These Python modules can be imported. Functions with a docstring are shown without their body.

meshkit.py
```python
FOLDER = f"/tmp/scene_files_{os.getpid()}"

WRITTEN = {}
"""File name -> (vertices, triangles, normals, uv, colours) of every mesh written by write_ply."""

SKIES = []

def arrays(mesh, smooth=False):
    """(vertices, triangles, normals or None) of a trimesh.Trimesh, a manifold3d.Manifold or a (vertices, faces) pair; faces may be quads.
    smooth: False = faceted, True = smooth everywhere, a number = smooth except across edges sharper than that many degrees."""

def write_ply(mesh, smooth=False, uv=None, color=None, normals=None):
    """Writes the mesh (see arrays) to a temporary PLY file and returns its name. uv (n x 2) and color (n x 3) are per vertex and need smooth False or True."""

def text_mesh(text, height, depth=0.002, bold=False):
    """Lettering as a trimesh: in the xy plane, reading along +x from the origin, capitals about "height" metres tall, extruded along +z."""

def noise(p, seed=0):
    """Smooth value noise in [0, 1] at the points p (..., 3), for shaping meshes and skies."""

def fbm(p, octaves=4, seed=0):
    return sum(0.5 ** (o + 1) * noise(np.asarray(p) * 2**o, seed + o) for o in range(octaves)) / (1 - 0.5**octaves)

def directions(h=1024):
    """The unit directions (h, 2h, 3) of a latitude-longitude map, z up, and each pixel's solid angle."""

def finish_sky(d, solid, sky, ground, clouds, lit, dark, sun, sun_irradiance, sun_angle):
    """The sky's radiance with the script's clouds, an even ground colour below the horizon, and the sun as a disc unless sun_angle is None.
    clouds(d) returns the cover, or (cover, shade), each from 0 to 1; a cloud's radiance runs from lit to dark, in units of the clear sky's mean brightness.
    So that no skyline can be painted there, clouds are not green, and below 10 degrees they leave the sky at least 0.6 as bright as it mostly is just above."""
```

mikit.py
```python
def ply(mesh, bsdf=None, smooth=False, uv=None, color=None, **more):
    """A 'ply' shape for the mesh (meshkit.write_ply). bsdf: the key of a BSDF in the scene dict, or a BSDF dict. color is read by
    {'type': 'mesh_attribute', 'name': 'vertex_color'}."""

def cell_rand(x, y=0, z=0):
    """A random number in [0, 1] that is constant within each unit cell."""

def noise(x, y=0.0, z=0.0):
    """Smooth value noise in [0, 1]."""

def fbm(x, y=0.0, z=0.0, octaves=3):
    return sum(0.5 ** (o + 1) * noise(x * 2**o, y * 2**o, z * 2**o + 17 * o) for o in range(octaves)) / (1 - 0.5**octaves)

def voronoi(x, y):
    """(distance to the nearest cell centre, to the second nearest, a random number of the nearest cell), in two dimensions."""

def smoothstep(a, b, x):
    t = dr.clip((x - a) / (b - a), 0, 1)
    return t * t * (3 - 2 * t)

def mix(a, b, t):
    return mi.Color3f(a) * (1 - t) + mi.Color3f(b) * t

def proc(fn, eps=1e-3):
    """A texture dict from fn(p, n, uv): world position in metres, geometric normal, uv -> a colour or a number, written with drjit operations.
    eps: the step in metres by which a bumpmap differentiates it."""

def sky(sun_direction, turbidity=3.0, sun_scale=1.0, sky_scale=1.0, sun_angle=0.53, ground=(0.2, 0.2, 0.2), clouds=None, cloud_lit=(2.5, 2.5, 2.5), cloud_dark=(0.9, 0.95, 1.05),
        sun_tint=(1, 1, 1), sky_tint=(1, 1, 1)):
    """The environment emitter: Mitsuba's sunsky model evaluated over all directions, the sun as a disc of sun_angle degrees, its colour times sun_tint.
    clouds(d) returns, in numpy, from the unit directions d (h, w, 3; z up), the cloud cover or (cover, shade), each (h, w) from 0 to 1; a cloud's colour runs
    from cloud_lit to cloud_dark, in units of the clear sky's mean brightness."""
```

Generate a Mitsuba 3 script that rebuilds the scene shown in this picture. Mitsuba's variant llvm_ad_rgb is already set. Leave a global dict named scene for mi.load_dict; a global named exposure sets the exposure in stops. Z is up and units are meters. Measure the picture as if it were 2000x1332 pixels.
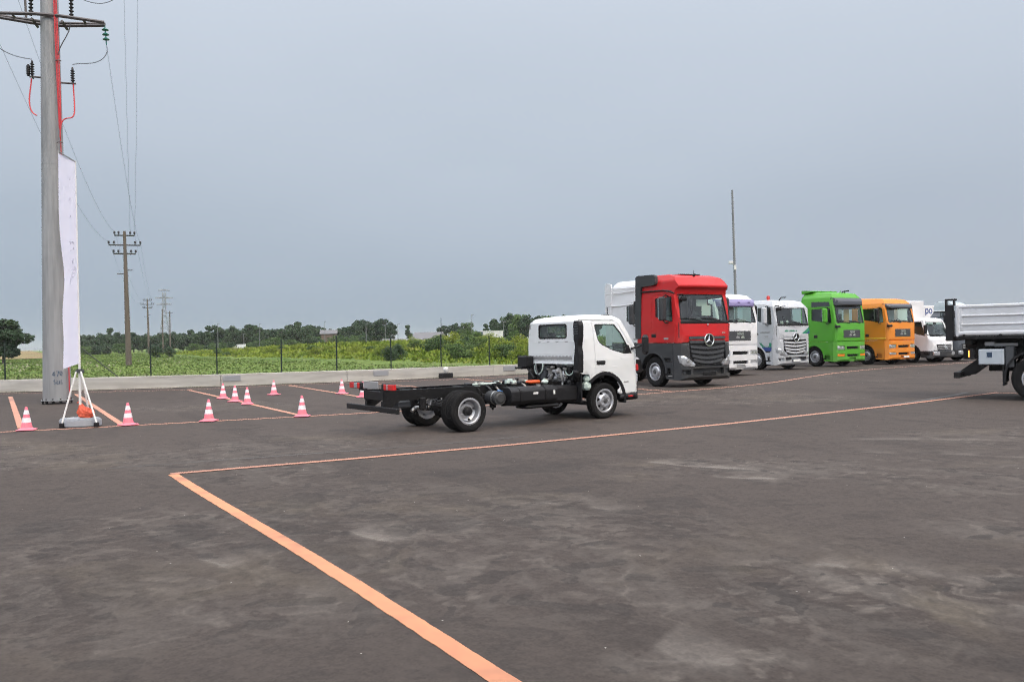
import math, random
import numpy as np, trimesh, manifold3d as m3, shapely.geometry as sg
from scipy.interpolate import CubicSpline
import drjit as dr, mitsuba as mi, mikit, meshkit
from mikit import noise, fbm, voronoi, smoothstep, mix

T = mi.ScalarTransform4f
scene, labels = {}, {}
# ------------------------------------------------------------------ camera, sky, exposure
ROLL = math.radians(1.15)
scene['camera'] = {'type': 'perspective', 'fov': 63.57, 'fov_axis': 'x', 'near_clip': 0.05, 'far_clip': 6000.0,
                   'to_world': T().look_at(origin=[0, 0, 1.68], target=[0, 10, 1.68], up=[math.sin(ROLL), 0, math.cos(ROLL)])}
exposure = 1.3


def overcast(d):
    """A storm sky ahead, darkest low down in front, brighter overhead and behind the viewer."""
    e = np.degrees(np.arcsin(np.clip(d[..., 2], -1, 1)))
    az = np.degrees(np.arctan2(d[..., 0], d[..., 1]))
    n = meshkit.fbm(np.stack([d[..., 0] * 2.2, d[..., 1] * 2.2, d[..., 2] * 6.0], -1) + 3.1, 4, seed=4) - 0.5
    s = 1 - 0.165 * (np.clip(e, 0, 90) / 22.0) ** 0.56 - 0.62 * np.clip((e - 24) / 32, 0, 1)
    back = np.clip((np.abs(az) - 92) / 60, 0, 1)
    back = back * back * (3 - 2 * back)
    s = s * (1 - 0.86 * back * np.clip((e + 2) / 45, 0, 1))
    s = s + 0.045 * n - 0.02 * np.sin(np.radians(az)) * np.clip(1 - e / 25, 0, 1)
    cover = 1.0 - 0.30 * np.clip(np.sin(np.radians(az - 6)), 0, 1) * np.exp(-((e - 3) / 12.0) ** 2)
    return cover, np.clip(s, 0, 1)


scene['sky'] = mikit.sky((0.45, -0.50, 0.74), turbidity=4, sun_scale=0.42, sun_angle=25, clouds=overcast, sky_scale=1.0, sun_tint=(1.0, .98, .95),
                         cloud_lit=(8.8, 8.9, 9.5), cloud_dark=(1.12, 1.43, 1.78), sky_tint=(1.55, .98, .80), ground=(0.12, 0.12, 0.12))


AIR = True
if AIR:
    scene['air'] = {'type': 'homogeneous', 'albedo': {'type': 'rgb', 'value': [.95, .955, .96]}, 'sigma_t': 0.00017}
    scene['haze'] = {'type': 'cube', 'to_world': T().translate([0, 1300, 14.5]).scale([2750, 2150, 15.7]), 'bsdf': {'type': 'null'}, 'interior': {'type': 'ref', 'id': 'air'}}
    labels['haze'] = {'kind': 'stuff'}
    scene['camera']['medium'] = {'type': 'ref', 'id': 'air'}

# ------------------------------------------------------------------ helpers
def numbered(key):
    if key not in scene and key not in labels and key not in USED:
        USED.add(key)
        return key
    n = 1
    while f'{key}_{n:03d}' in USED or f'{key}_{n:03d}' in scene:
        n += 1
    USED.add(f'{key}_{n:03d}')
    return f'{key}_{n:03d}'


USED = set()


def tm(m):
    if isinstance(m, (list, tuple)) and not (len(m) == 2 and isinstance(m[0], np.ndarray)):
        return trimesh.util.concatenate([tm(x) for x in m])
    if hasattr(m, 'to_mesh'):
        q = m.to_mesh()
        return trimesh.Trimesh(np.array(q.vert_properties[:, :3], float), np.array(q.tri_verts), process=False)
    if isinstance(m, tuple):
        return trimesh.Trimesh(np.asarray(m[0], float), np.asarray(m[1]), process=False)
    return m


def thing(name, label, cat, group=None):
    k = numbered(name)
    labels[k] = {'label': label, 'category': cat}
    if group:
        labels[k]['group'] = group
    return k


def obj(name, mesh, bsdf, parent=None, to=None, smooth=35, kind=None, label=None, warp=None, ref=None):
    key = numbered((parent + '__' if parent else '') + name)
    if isinstance(mesh, dict):
        d = dict(mesh)
    else:
        if ref and hasattr(mesh, 'to_mesh'):
            mesh = mesh.refine_to_length(ref)
        mesh = tm(mesh)
        if ref and warp is not None and mesh.edges_unique_length.max() > ref * 1.5:
            v, f = trimesh.remesh.subdivide_to_size(mesh.vertices, mesh.faces, ref, max_iter=12)
            mesh = trimesh.Trimesh(v, f, process=False)
        if warp is not None:
            mesh = trimesh.Trimesh(warp(np.array(mesh.vertices)), mesh.faces, process=False)
        d = mikit.ply(mesh, bsdf, smooth=smooth)
    if to is not None:
        d['to_world'] = to
    scene[key] = d
    if kind:
        labels.setdefault(key, {})['kind'] = kind
    if label:
        labels.setdefault(key, {})['label'] = label
    return key


def pl(x, y, deg=0.0, z=0.0):
    return T().translate([x, y, z]).rotate([0, 0, 1], deg)


def poly(pts, r=0.0):
    p = sg.Polygon(pts).buffer(0)
    if r:
        p = p.buffer(-r, quad_segs=4).buffer(2 * r, quad_segs=4).buffer(-r, quad_segs=4)
    return p


def sym(pts):
    """Mirrors half an outline given on the +first axis, bottom to top, into a whole one."""
    return list(pts) + [(-a, b) for a, b in reversed(pts)]


AX = {'x': np.array([[0, 0, 1, 0], [1, 0, 0, 0], [0, 1, 0, 0]], float), 'y': np.array([[1, 0, 0, 0], [0, 0, 1, 0], [0, 1, 0, 0]], float),
      'z': np.array([[1, 0, 0, 0], [0, 1, 0, 0], [0, 0, 1, 0]], float)}


def ext(p, axis, a, b):
    """A shapely polygon extruded along an axis from a to b: x takes (y, z), y takes (x, z), z takes (x, y)."""
    out = m3.Manifold()
    for g in getattr(p, 'geoms', [p]):
        if g.is_empty or g.geom_type != 'Polygon':
            continue
        g = sg.polygon.orient(g)
        rings = [np.array(g.exterior.coords)[:-1]] + [np.array(i.coords)[:-1] for i in g.interiors]
        out = out + m3.Manifold.extrude(m3.CrossSection(rings, m3.FillRule.EvenOdd), b - a).translate((0, 0, a)).transform(AX[axis])
    return out


def box(x0, x1, y0, y1, z0, z1, b=0.0):
    if not b:
        return m3.Manifold.cube((x1 - x0, y1 - y0, z1 - z0)).translate((x0, y0, z0))
    b = min(b, (x1 - x0) * .45, (y1 - y0) * .45, (z1 - z0) * .45)
    c, h, pts = np.array([x0 + x1, y0 + y1, z0 + z1]) / 2, np.array([x1 - x0, y1 - y0, z1 - z0]) / 2, []
    for s in np.ndindex(2, 2, 2):
        s = np.array(s) * 2 - 1
        for k in range(3):
            q = h - b
            q[k] = h[k]
            pts.append(c + s * q)
    return m3.Manifold.hull_points(np.array(pts))


def tube(pts, r, sides=8, smooth=0):
    p = np.asarray(pts, float)
    if smooth:
        t = np.r_[0, np.cumsum(np.linalg.norm(np.diff(p, axis=0), axis=1))]
        p = CubicSpline(t, p)(np.linspace(0, t[-1], smooth))
    r = np.broadcast_to(r, (len(p),)).astype(float)
    t = np.gradient(p, axis=0)
    t /= np.linalg.norm(t, axis=1, keepdims=True) + 1e-12
    u = np.cross(t[0], [0, 0, 1.0] if abs(t[0][2]) < .9 else [1.0, 0, 0])
    us = []
    for k in range(len(p)):
        u = u - t[k] * (u @ t[k])
        u /= np.linalg.norm(u) + 1e-12
        us.append(u)
    us = np.array(us)
    w = np.cross(t, us)
    a = np.arange(sides) * 2 * np.pi / sides
    v = (p[:, None] + r[:, None, None] * (np.cos(a)[None, :, None] * us[:, None] + np.sin(a)[None, :, None] * w[:, None])).reshape(-1, 3)
    i, j = np.meshgrid(np.arange(len(p) - 1), np.arange(sides), indexing='ij')
    q = np.stack([i * sides + j, i * sides + (j + 1) % sides, (i + 1) * sides + (j + 1) % sides, (i + 1) * sides + j], -1).reshape(-1, 4)
    f = [q[:, [0, 1, 2]], q[:, [0, 2, 3]]]
    n = len(v)
    k = np.arange(sides)
    e = (len(p) - 1) * sides
    f += [np.stack([k * 0 + n, (k + 1) % sides, k], 1), np.stack([k * 0 + n + 1, e + k, e + (k + 1) % sides], 1)]
    return trimesh.Trimesh(np.vstack([v, p[:1], p[-1:]]), np.vstack(f), process=False)


def cyl(p0, p1, r, r2=None, sides=18):
    return tube([p0, p1], [r, r if r2 is None else r2], sides)


def lathe(prof, seg=24, axis='z'):
    """An open profile of (radius, height) turned round the axis."""
    p = np.asarray(prof, float)
    a = np.arange(seg) * 2 * np.pi / seg
    v = np.stack([p[:, None, 0] * np.cos(a), p[:, None, 0] * np.sin(a), np.broadcast_to(p[:, None, 1], (len(p), seg))], -1).reshape(-1, 3)
    i, j = np.meshgrid(np.arange(len(p) - 1), np.arange(seg), indexing='ij')
    q = np.stack([i * seg + j, i * seg + (j + 1) % seg, (i + 1) * seg + (j + 1) % seg, (i + 1) * seg + j], -1).reshape(-1, 4)
    m = trimesh.Trimesh(v, np.vstack([q[:, [0, 1, 2]], q[:, [0, 2, 3]]]), process=False)
    if axis == 'y':
        m.vertices = m.vertices[:, [0, 2, 1]] * [1, -1, 1]
    return m


def sheet(p, size=0.2):
    v, f = trimesh.creation.triangulate_polygon(p, engine='earcut')
    v = np.c_[v, np.zeros(len(v))]
    if size:
        v, f = trimesh.remesh.subdivide_to_size(v, f, size, max_iter=14)
    return v[:, :2], f


def moved(m, dx=0, dy=0, dz=0):
    m = tm(m).copy()
    m.vertices = m.vertices + [dx, dy, dz]
    return m


def text(s, h, bold=False, depth=.004):
    return meshkit.text_mesh(s, h, depth, bold)


def lin(r, g, b):
    return [((c / 255) / 12.92 if c < 10 else (((c / 255) + .055) / 1.055) ** 2.4) for c in (r, g, b)]


# ------------------------------------------------------------------ materials
def mat(name, color, rough=.5, metal=0.0, coat=0.0, spec=.5, two=False):
    b = {'type': 'principled', 'base_color': {'type': 'rgb', 'value': list(color)} if not isinstance(color, dict) else color, 'roughness': rough, 'metallic': metal, 'specular': spec}
    if coat:
        b.update(clearcoat=coat, clearcoat_gloss=.92)
    scene[name] = {'type': 'twosided', 'bsdf': b} if two or True else b
    return name


def dusty(base, dust, lo=.0, hi=1.0, amt=.35, f=1.6):
    """Paint with road film: more of it low down on the body, in cloudy patches."""
    def fn(p, n, uv):
        a = fbm(p.x * f, p.y * f, p.z * f * 1.7, 3)
        low = 1 - smoothstep(lo, hi, p.z)
        return mix(base, dust, dr.clip(amt * (low * .8 + .25) * smoothstep(.25, .8, a), 0, 1))
    return mikit.proc(fn)


mat('paint_white', dusty((.74, .76, .76), (.50, .47, .42), .4, 1.3, .35), .28, coat=.7)
mat('paint_white_plain', (.72, .73, .74), .35, coat=.4)
mat('paint_red', dusty((.52, .010, .012), (.30, .12, .10), .9, 2.6, .25), .36, coat=.35, spec=.3)
mat('paint_green', dusty((.085, .36, .025), (.20, .30, .13), .3, 1.8, .3), .36, coat=.4, spec=.4)
mat('paint_orange', dusty((.76, .25, .022), (.48, .28, .12), .3, 1.8, .3), .36, coat=.4, spec=.4)
mat('paint_silver', (.52, .54, .56), .34, metal=.15, coat=.6)
mat('paint_slate', (.06, .07, .085), .4, coat=.5)
mat('paint_violet', (.20, .17, .34), .35, coat=.5)
mat('visor_grey', (.05, .055, .065), .28, coat=.5)
mat('plastic_dark', dusty((.030, .033, .037), (.10, .095, .085), .1, 1.2, .5), .5)
mat('plastic_black', (.008, .008, .009), .48, spec=.4)
mat('plastic_mid', (.055, .06, .066), .45)
mat('frame_black', dusty((.006, .006, .0065), (.04, .037, .034), .0, 1.0, .22, 4), .45, spec=.35)
mat('rubber', dusty((.009, .009, .0095), (.038, .036, .034), .0, .9, .35, 3), .85, spec=.25)
mat('rim_steel', (.55, .56, .58), .34, metal=.75)
mat('rim_dark', (.10, .10, .10), .5, metal=.4)
mat('chrome', (.78, .79, .80), .12, metal=1.0)
mat('steel', (.50, .50, .49), .35, metal=.9)
mat('cast_metal', (.34, .33, .31), .5, metal=.7)
mat('lamp_clear', (.50, .52, .55), .12, metal=.55, coat=1.0)
mat('lamp_red', (.55, .012, .014), .2, coat=1.0)
mat('lamp_orange', (.80, .22, .02), .2, coat=1.0)
mat('interior_grey', (.20, .21, .21), .8)
mat('interior_dark', (.035, .036, .038), .8)
mat('paper', (.75, .76, .74), .8)
mat('bottle_white', (.55, .66, .60), .4)
mat('tank_blue', (.03, .12, .30), .4)
mat('orange_plastic', (.72, .10, .02), .4)
mat('bed_silver', dusty((.70, .72, .75), (.42, .40, .37), .8, 2.4, .5), .42, metal=.25)
mat('box_white', (.70, .70, .71), .45)
mat('badge_grey', (.38, .38, .38), .4, metal=.4)
mat('sign_navy', (.03, .055, .10), .4)
mat('decal_green', (.03, .22, .13), .4)
mat('decal_blue', (.03, .06, .22), .4)
mat('cone_pink', dusty((.90, .22, .30), (.55, .22, .22), .0, .5, .5, 7), .45)
mat('cone_white', (.85, .80, .82), .4)
mat('line_paint', mikit.proc(lambda p, n, uv: mix((.56, .235, .125), (.29, .145, .095), smoothstep(.5, .85, fbm(p.x * 2.2, p.y * 2.2, 0, 4)) * .8 + .22 * noise(p.x * 9, p.y * 9))), .75)
mat('line_worn', mikit.proc(lambda p, n, uv: mix((.40, .20, .14), (.24, .13, .10), smoothstep(.45, .8, fbm(p.x * .35, p.y * .35, 0, 3)) * .7)), .75)
mat('faded_paint', mikit.proc(lambda p, n, uv: mix((.095, .091, .088), (.055, .05, .047), fbm(p.x * 1.1, p.y * 1.1, 3, 3))), .8)
mat('concrete', mikit.proc(lambda p, n, uv: mix((.47, .46, .43), (.31, .295, .27), smoothstep(.3, .8, fbm(p.x * .8, p.y * .8, p.z * 6, 4)) * .7 + .3 * (1 - smoothstep(.0, .16, p.z + .1 * noise(p.x * 3, p.y * 3))))), .85)
mat('plaque', (.28, .29, .31), .7)
mat('galvanized', mikit.proc(lambda p, n, uv: mix((.33, .338, .345), (.225, .233, .24), smoothstep(.28, .72, .6 * fbm(p.x * 3 + p.y * 3, p.x * 1.5 - p.y * 2, p.z * .55, 4) + .4 * fbm(p.x * 14, p.y * 14, p.z * .8, 3)))), .52, metal=.15)
mat('pole_dark', mikit.proc(lambda p, n, uv: mix((.10, .085, .07), (.16, .13, .11), fbm(p.x, p.y, p.z * .5, 2))), .8)
mat('lattice_grey', (.20, .21, .22), .6)
mat('fence_green', (.010, .022, .015), .5)
mat('wire_dark', (.05, .05, .055), .5)
mat('red_cable', (.62, .05, .06), .45)
mat('insulator_green', (.035, .17, .14), .15, coat=1.0)
mat('insulator_dark', (.018, .017, .02), .35)
mat('arm_steel', (.13, .12, .12), .6, metal=.3)
mat('banner_cloth', (.80, .81, .96), .85)
mat('banner_print', (.42, .42, .52), .85)
mat('base_grey', (.33, .36, .39), .45)
mat('white_metal', (.74, .74, .72), .35)
mat('bag_orange', (.62, .10, .045), .55)
mat('house_white', (.66, .66, .65), .8)
mat('roof_grey', (.17, .17, .18), .8)
mat('trunk_bark', (.10, .085, .07), .9)
mat('beacon_red', (.55, .03, .02), .2, coat=1.0)
scene['glass'] = {'type': 'thindielectric', 'specular_transmittance': {'type': 'rgb', 'value': [.70, .82, .76]}, 'specular_reflectance': {'type': 'rgb', 'value': [1.0, 1.0, 1.0]}}
scene['glass_dark'] = {'type': 'thindielectric', 'specular_transmittance': {'type': 'rgb', 'value': [.50, .56, .55]}}


def leaf_tex(a, b, c, f):
    return mikit.proc(lambda p, n, uv: mix(mix(a, b, smoothstep(.3, .7, fbm(p.x * f, p.y * f, p.z * f, 3))), c, smoothstep(.6, .9, noise(p.x * f * 9, p.y * f * 9, p.z * f * 9))))


mat('leaf_dark', leaf_tex((.030, .058, .034), (.052, .088, .044), (.07, .11, .05), .12), .75, spec=.2)
mat('leaf_mid', leaf_tex((.056, .102, .034), (.090, .145, .042), (.11, .17, .055), .15), .75, spec=.2)
mat('leaf_bright', leaf_tex((.135, .195, .022), (.205, .255, .032), (.25, .27, .06), .09), .75, spec=.2)
mat('grass_crop', leaf_tex((.076, .126, .027), (.102, .150, .036), (.145, .175, .055), .22), .8, spec=.2)
mat('grass_tall', leaf_tex((.135, .180, .064), (.195, .220, .100), (.32, .31, .21), .5), .8, spec=.2)
mat('seed_pale', (.36, .35, .25), .8)


def asphalt(p, n, uv):
    x, y = p.x, p.y
    u, v = x * .84 + y * .545, -x * .545 + y * .84          # along and across the lanes
    wob = fbm(x * .45, y * .45, 2, 3) - .5
    wob2 = fbm(x * 1.7, y * 1.7, 6, 3) - .5
    big = fbm(x * .10 + .4 * wob, y * .10, 7, 4)
    mid = fbm(u * .9 + wob, v * .5 + 2 * wob, 1, 4)
    c = mix((.0490, .0402, .0352), (.0650, .0540, .0480), smoothstep(.3, .7, big) * .6 + .4 * mid)
    # broad worn places where the binder has gone and the stone shows, mottled and streaked across the lane
    worn = mi.Float(0)
    for (ax, ay, rx, ry, s) in WORN:
        d = dr.sqrt(dr.square((x - ax) / rx) + dr.square((y - ay) / ry)) + 1.1 * wob + .55 * wob2
        worn = dr.maximum(worn, s * (1 - smoothstep(.55, 1.05, d)))
    worn = dr.maximum(worn, .55 * smoothstep(.60, .72, fbm(x * .16 + 11, y * .16 + 3, 19, 4)))
    mott = fbm(u * 4.2 + 4 * wob, v * 1.5 + 3 * wob2, 23, 5)
    flake = fbm(x * 9 + 4 * wob2, y * 9, 47, 4)
    c = mix(c, (.094, .083, .074), worn * (.06 + .55 * smoothstep(.44, .60, mott) + .35 * (smoothstep(.42, .60, flake) - .4)))
    ridge = 1 - dr.abs(fbm(u * 2.1 + 2 * wob2, v * 2.6 + 3 * wob, 53, 4) - .5) * 14
    c = mix(c, (.135, .119, .104), worn * dr.clip(ridge, 0, 1) * smoothstep(.4, .6, flake) * .55)
    hole = smoothstep(.62, .70, fbm(x * 5 + 3 * wob2, y * 5, 61, 3))
    c = mix(c, (.034, .030, .028), hole * (.25 + .45 * worn))
    sand = smoothstep(.55, .75, fbm(x * .8 + wob2, y * .8, 31, 4)) * worn
    c = mix(c, (.105, .087, .064), sand * .5)
    dark = smoothstep(.58, .74, fbm(u * 1.6 + 3, v * .55, 13, 4))
    c = mix(c, (.036, .0305, .028), dark * .32)
    patch = smoothstep(.60, .66, fbm(x * 1.3 + 2 * wob, y * 1.3, 41, 4)) * smoothstep(.5, .6, noise(x * .23 + 5, y * .23))
    c = mix(c, (.030, .027, .026), patch * .35)
    # scraped arcs, where tyres and a plough turned
    for (ax, ay, bx, by, bow, w, s) in SCUFFS:
        dx, dy = bx - ax, by - ay
        L = math.hypot(dx, dy)
        t = ((x - ax) * dx + (y - ay) * dy) / (L * L)
        off = (-(x - ax) * dy + (y - ay) * dx) / L - bow * 4 * t * (1 - t) + .10 * wob + .05 * wob2
        on = smoothstep(0, .12, t) * (1 - smoothstep(.7, 1, t)) * dr.exp(-dr.abs(off) / dr.select(off > 0, w * 6, w)) * smoothstep(.25, .65, fbm(x * 3.1, y * 3.1, 3, 3))
        c = mix(c, (.175, .157, .140), dr.clip(on * s, 0, 1))
    g = noise(x * 85, y * 85) * .5 + noise(x * 33, y * 33) * .5
    c = c * (.70 + .38 * g + .18 * flake)
    d1, d2, r = voronoi(x * 2.1, y * 2.1)
    return mix(c, (.30, .285, .26), dr.select((d1 < .014) & (r > .80), .8, 0))


WORN = [(.2, 7.4, 1.8, 1.9, .55), (2.2, 5.3, 2.0, 1.25, 1.0), (3.0, 10.6, 2.4, 1.3, .75), (1.0, 4.3, 1.0, .45, .9), (6.0, 9.4, 2.6, 1.3, .5), (-1.7, 5.5, .7, .5, .45), (4.2, 6.9, 1.6, .9, .6), (-8.5, 23.5, 3.0, 2.0, .5), (7.6, 13.4, 3.2, 1.5, .45), (-1.2, 9.3, 1.3, .8, .35)]
SCUFFS = [(1.75, 11.3, 3.3, 10.3, -.10, .03, .7), (2.35, 10.0, 4.2, 9.8, -.22, .035, .8), (.10, 8.6, 1.05, 8.0, .10, .03, .5), (-1.55, 7.5, -.95, 6.95, -.08, .03, .7),
          (-2.6, 6.6, -2.15, 6.2, .02, .03, .6), (2.1, 6.1, 3.2, 5.3, .12, .035, .6), (.75, 4.6, 1.3, 4.3, -.18, .06, .5), (4.5, 11.8, 7.5, 10.3, .3, .04, .35), (5.2, 13.2, 8.0, 12.4, .2, .05, .35)]
scene['asphalt'] = {'type': 'twosided', 'bsdf': {'type': 'bumpmap', 'arbitrary': mikit.proc(lambda p, n, uv: noise(p.x * 60, p.y * 60) * .0025 + fbm(p.x * 3, p.y * 3, 0, 2) * .004, eps=.004), 'scale': 1.0,
                    'bsdf': {'type': 'principled', 'base_color': mikit.proc(asphalt), 'roughness': .75, 'specular': .18}}}
# ------------------------------------------------------------------ the lot, its markings, the field
WALL = np.array([(-60, 33.6), (-32, 33.7), (-19, 34.2), (-12.5, 35.4), (-7.5, 37.3), (-1.0, 40.9), (6, 45.0), (40, 64.6), (75, 84.8)], float)


def wall_y(x):
    return np.interp(x, WALL[:, 0], WALL[:, 1])


lot = sg.Polygon([(-60, -40), (75, -40)] + [tuple(q) for q in WALL[::-1] + [0, .1]])
v, f = sheet(lot, 0)
obj('parking_lot', trimesh.Trimesh(np.c_[v, v[:, 0] * 0], f, process=False), 'asphalt', smooth=False, kind='structure')


def mound(x, y):
    """Height of the rough bank behind the crop field."""
    yb = np.interp(x, [-400, -118, -53, -19, -3.8, 1.2, 10, 60, 300], [420, 272, 143, 90, 61.6, 56.8, 66, 110, 260])
    h = 1.5 * np.clip((y - yb) / 34, 0, 1) * np.clip((x + 95) / 60, 0, 1)
    return np.where(y > yb, h * (.75 + .5 * meshkit.fbm(np.stack([x * .05, y * .05, x * 0], -1), 3, seed=2)), 0)


def field_z(x, y):
    far = np.clip((y - 150) / 250, 0, 1)
    return -.03 + np.where(y > wall_y(x) + 1, mound(x, y), 0) + far * .9 * meshkit.fbm(np.stack([x * .01, y * .01, x * 0], -1), 2, seed=5)


gx = np.r_[-2600, -1500, -900, -600, np.arange(-420, 421, 7.0), 600, 900, 1500, 2600]
gy = np.r_[-800, -300, -100, -40, np.arange(30, 420, 6.0), 480, 560, 700, 900, 1300, 2000, 3000]
X, Y = np.meshgrid(gx, gy, indexing='ij')
Z = field_z(X, Y)
i, j = np.meshgrid(np.arange(len(gx) - 1), np.arange(len(gy) - 1), indexing='ij')
n = len(gy)
q = np.stack([i * n + j, (i + 1) * n + j, (i + 1) * n + j + 1, i * n + j + 1], -1).reshape(-1, 4)


def field_col(p, n, uv):
    a = fbm(p.x * .05, p.y * .05, 0, 4)
    b = fbm(p.x * .6, p.y * .6, 4, 3)
    return mix(mix((.070, .112, .028), (.098, .142, .038), smoothstep(.3, .7, a)), (.15, .14, .07), smoothstep(.5, .9, b) * .5)


mat('field_soil', mikit.proc(field_col), .9, spec=.1)
obj('field', trimesh.Trimesh(np.stack([X, Y, Z], -1).reshape(-1, 3), np.vstack([q[:, [0, 1, 2]], q[:, [0, 2, 3]]]), process=False), 'field_soil', smooth=True, kind='structure')


def ribbon(pts, w, z, smooth=True):
    p = np.asarray(pts, float)
    if smooth and len(p) > 2:
        t = np.r_[0, np.cumsum(np.linalg.norm(np.diff(p, axis=0), axis=1))]
        p = CubicSpline(t, p)(np.linspace(0, t[-1], 40))
    return sg.LineString(p).buffer(w / 2, cap_style='flat', join_style='mitre')


def marking(pts, w=.11, z=.004, name='painted_line', m='line_worn', smooth=True):
    g = ribbon(pts, w, z, smooth)
    if m == 'line_paint':                                # sprayed edge, not quite straight
        g = g.segmentize(.05)
        e = np.array(g.exterior.coords)[:-1]
        e = e + (meshkit.fbm(np.c_[e * 11.0, e[:, :1] * 0], 4, seed=31)[:, None] - .5) * .009
        g = sg.Polygon(e).buffer(0)
    v, f = sheet(g, 0)
    obj(name, trimesh.Trimesh(np.c_[v, v[:, 0] * 0 + z], f, process=False), m, smooth=False, kind='structure')


# the long edge of the lane with its near corner, then the front line of the bays and the bays' own lines
marking([(-4.53, 10.97), (-3.2, 8.92), (-1.36, 6.13), (-.07, 4.08), (1.25, 2.05)], .13, m='line_paint')
marking([(-4.58, 11.0), (-2.4, 12.08), (-.03, 13.36), (4.2, 15.96), (8.9, 19.25), (13.2, 22.55), (13.5, 22.0)], .135, .008, smooth=False)
marking([(-16.5, 15.3), (-10.68, 17.17), (-8.51, 17.99), (-5.74, 19.18), (-3.22, 20.25), (.4, 22.4), (3.84, 24.87), (8.44, 28.68), (12.2, 33.6), (15.15, 37.2), (19.05, 40.8), (26, 46)], .135)
for a, b in (((-18.47, 30.36), (-10.7, 17.95)), ((-16.51, 31.21), (-8.55, 18.1)), ((-12.78, 32.55), (-5.0, 19.6)), ((-9.37, 34.65), (-4.5, 25.6)), ((-6.12, 35.05), (-1.5, 28.4)), ((-2.46, 37.71), (1.2, 31.0)), ((1.9, 31.2), (4.95, 25.9))):
    marking([a, b], .14, .008, smooth=False)
marking([(-20.3, 32.5), (-16.24, 32.6), (-13.01, 32.97), (-9.5, 34.9), (-2.31, 37.4), (.96, 40.0)], .09)
marking([(-5.69, 11.63), (-3.9, 12.45), (-1.98, 13.3), (.2, 14.55)], .07, .004, 'faded_line', 'faded_paint')
marking([(2.6, 14.95), (6.2, 17.3), (12.6, 22.9)], .16, .004, 'faded_line', 'faded_paint')
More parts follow.
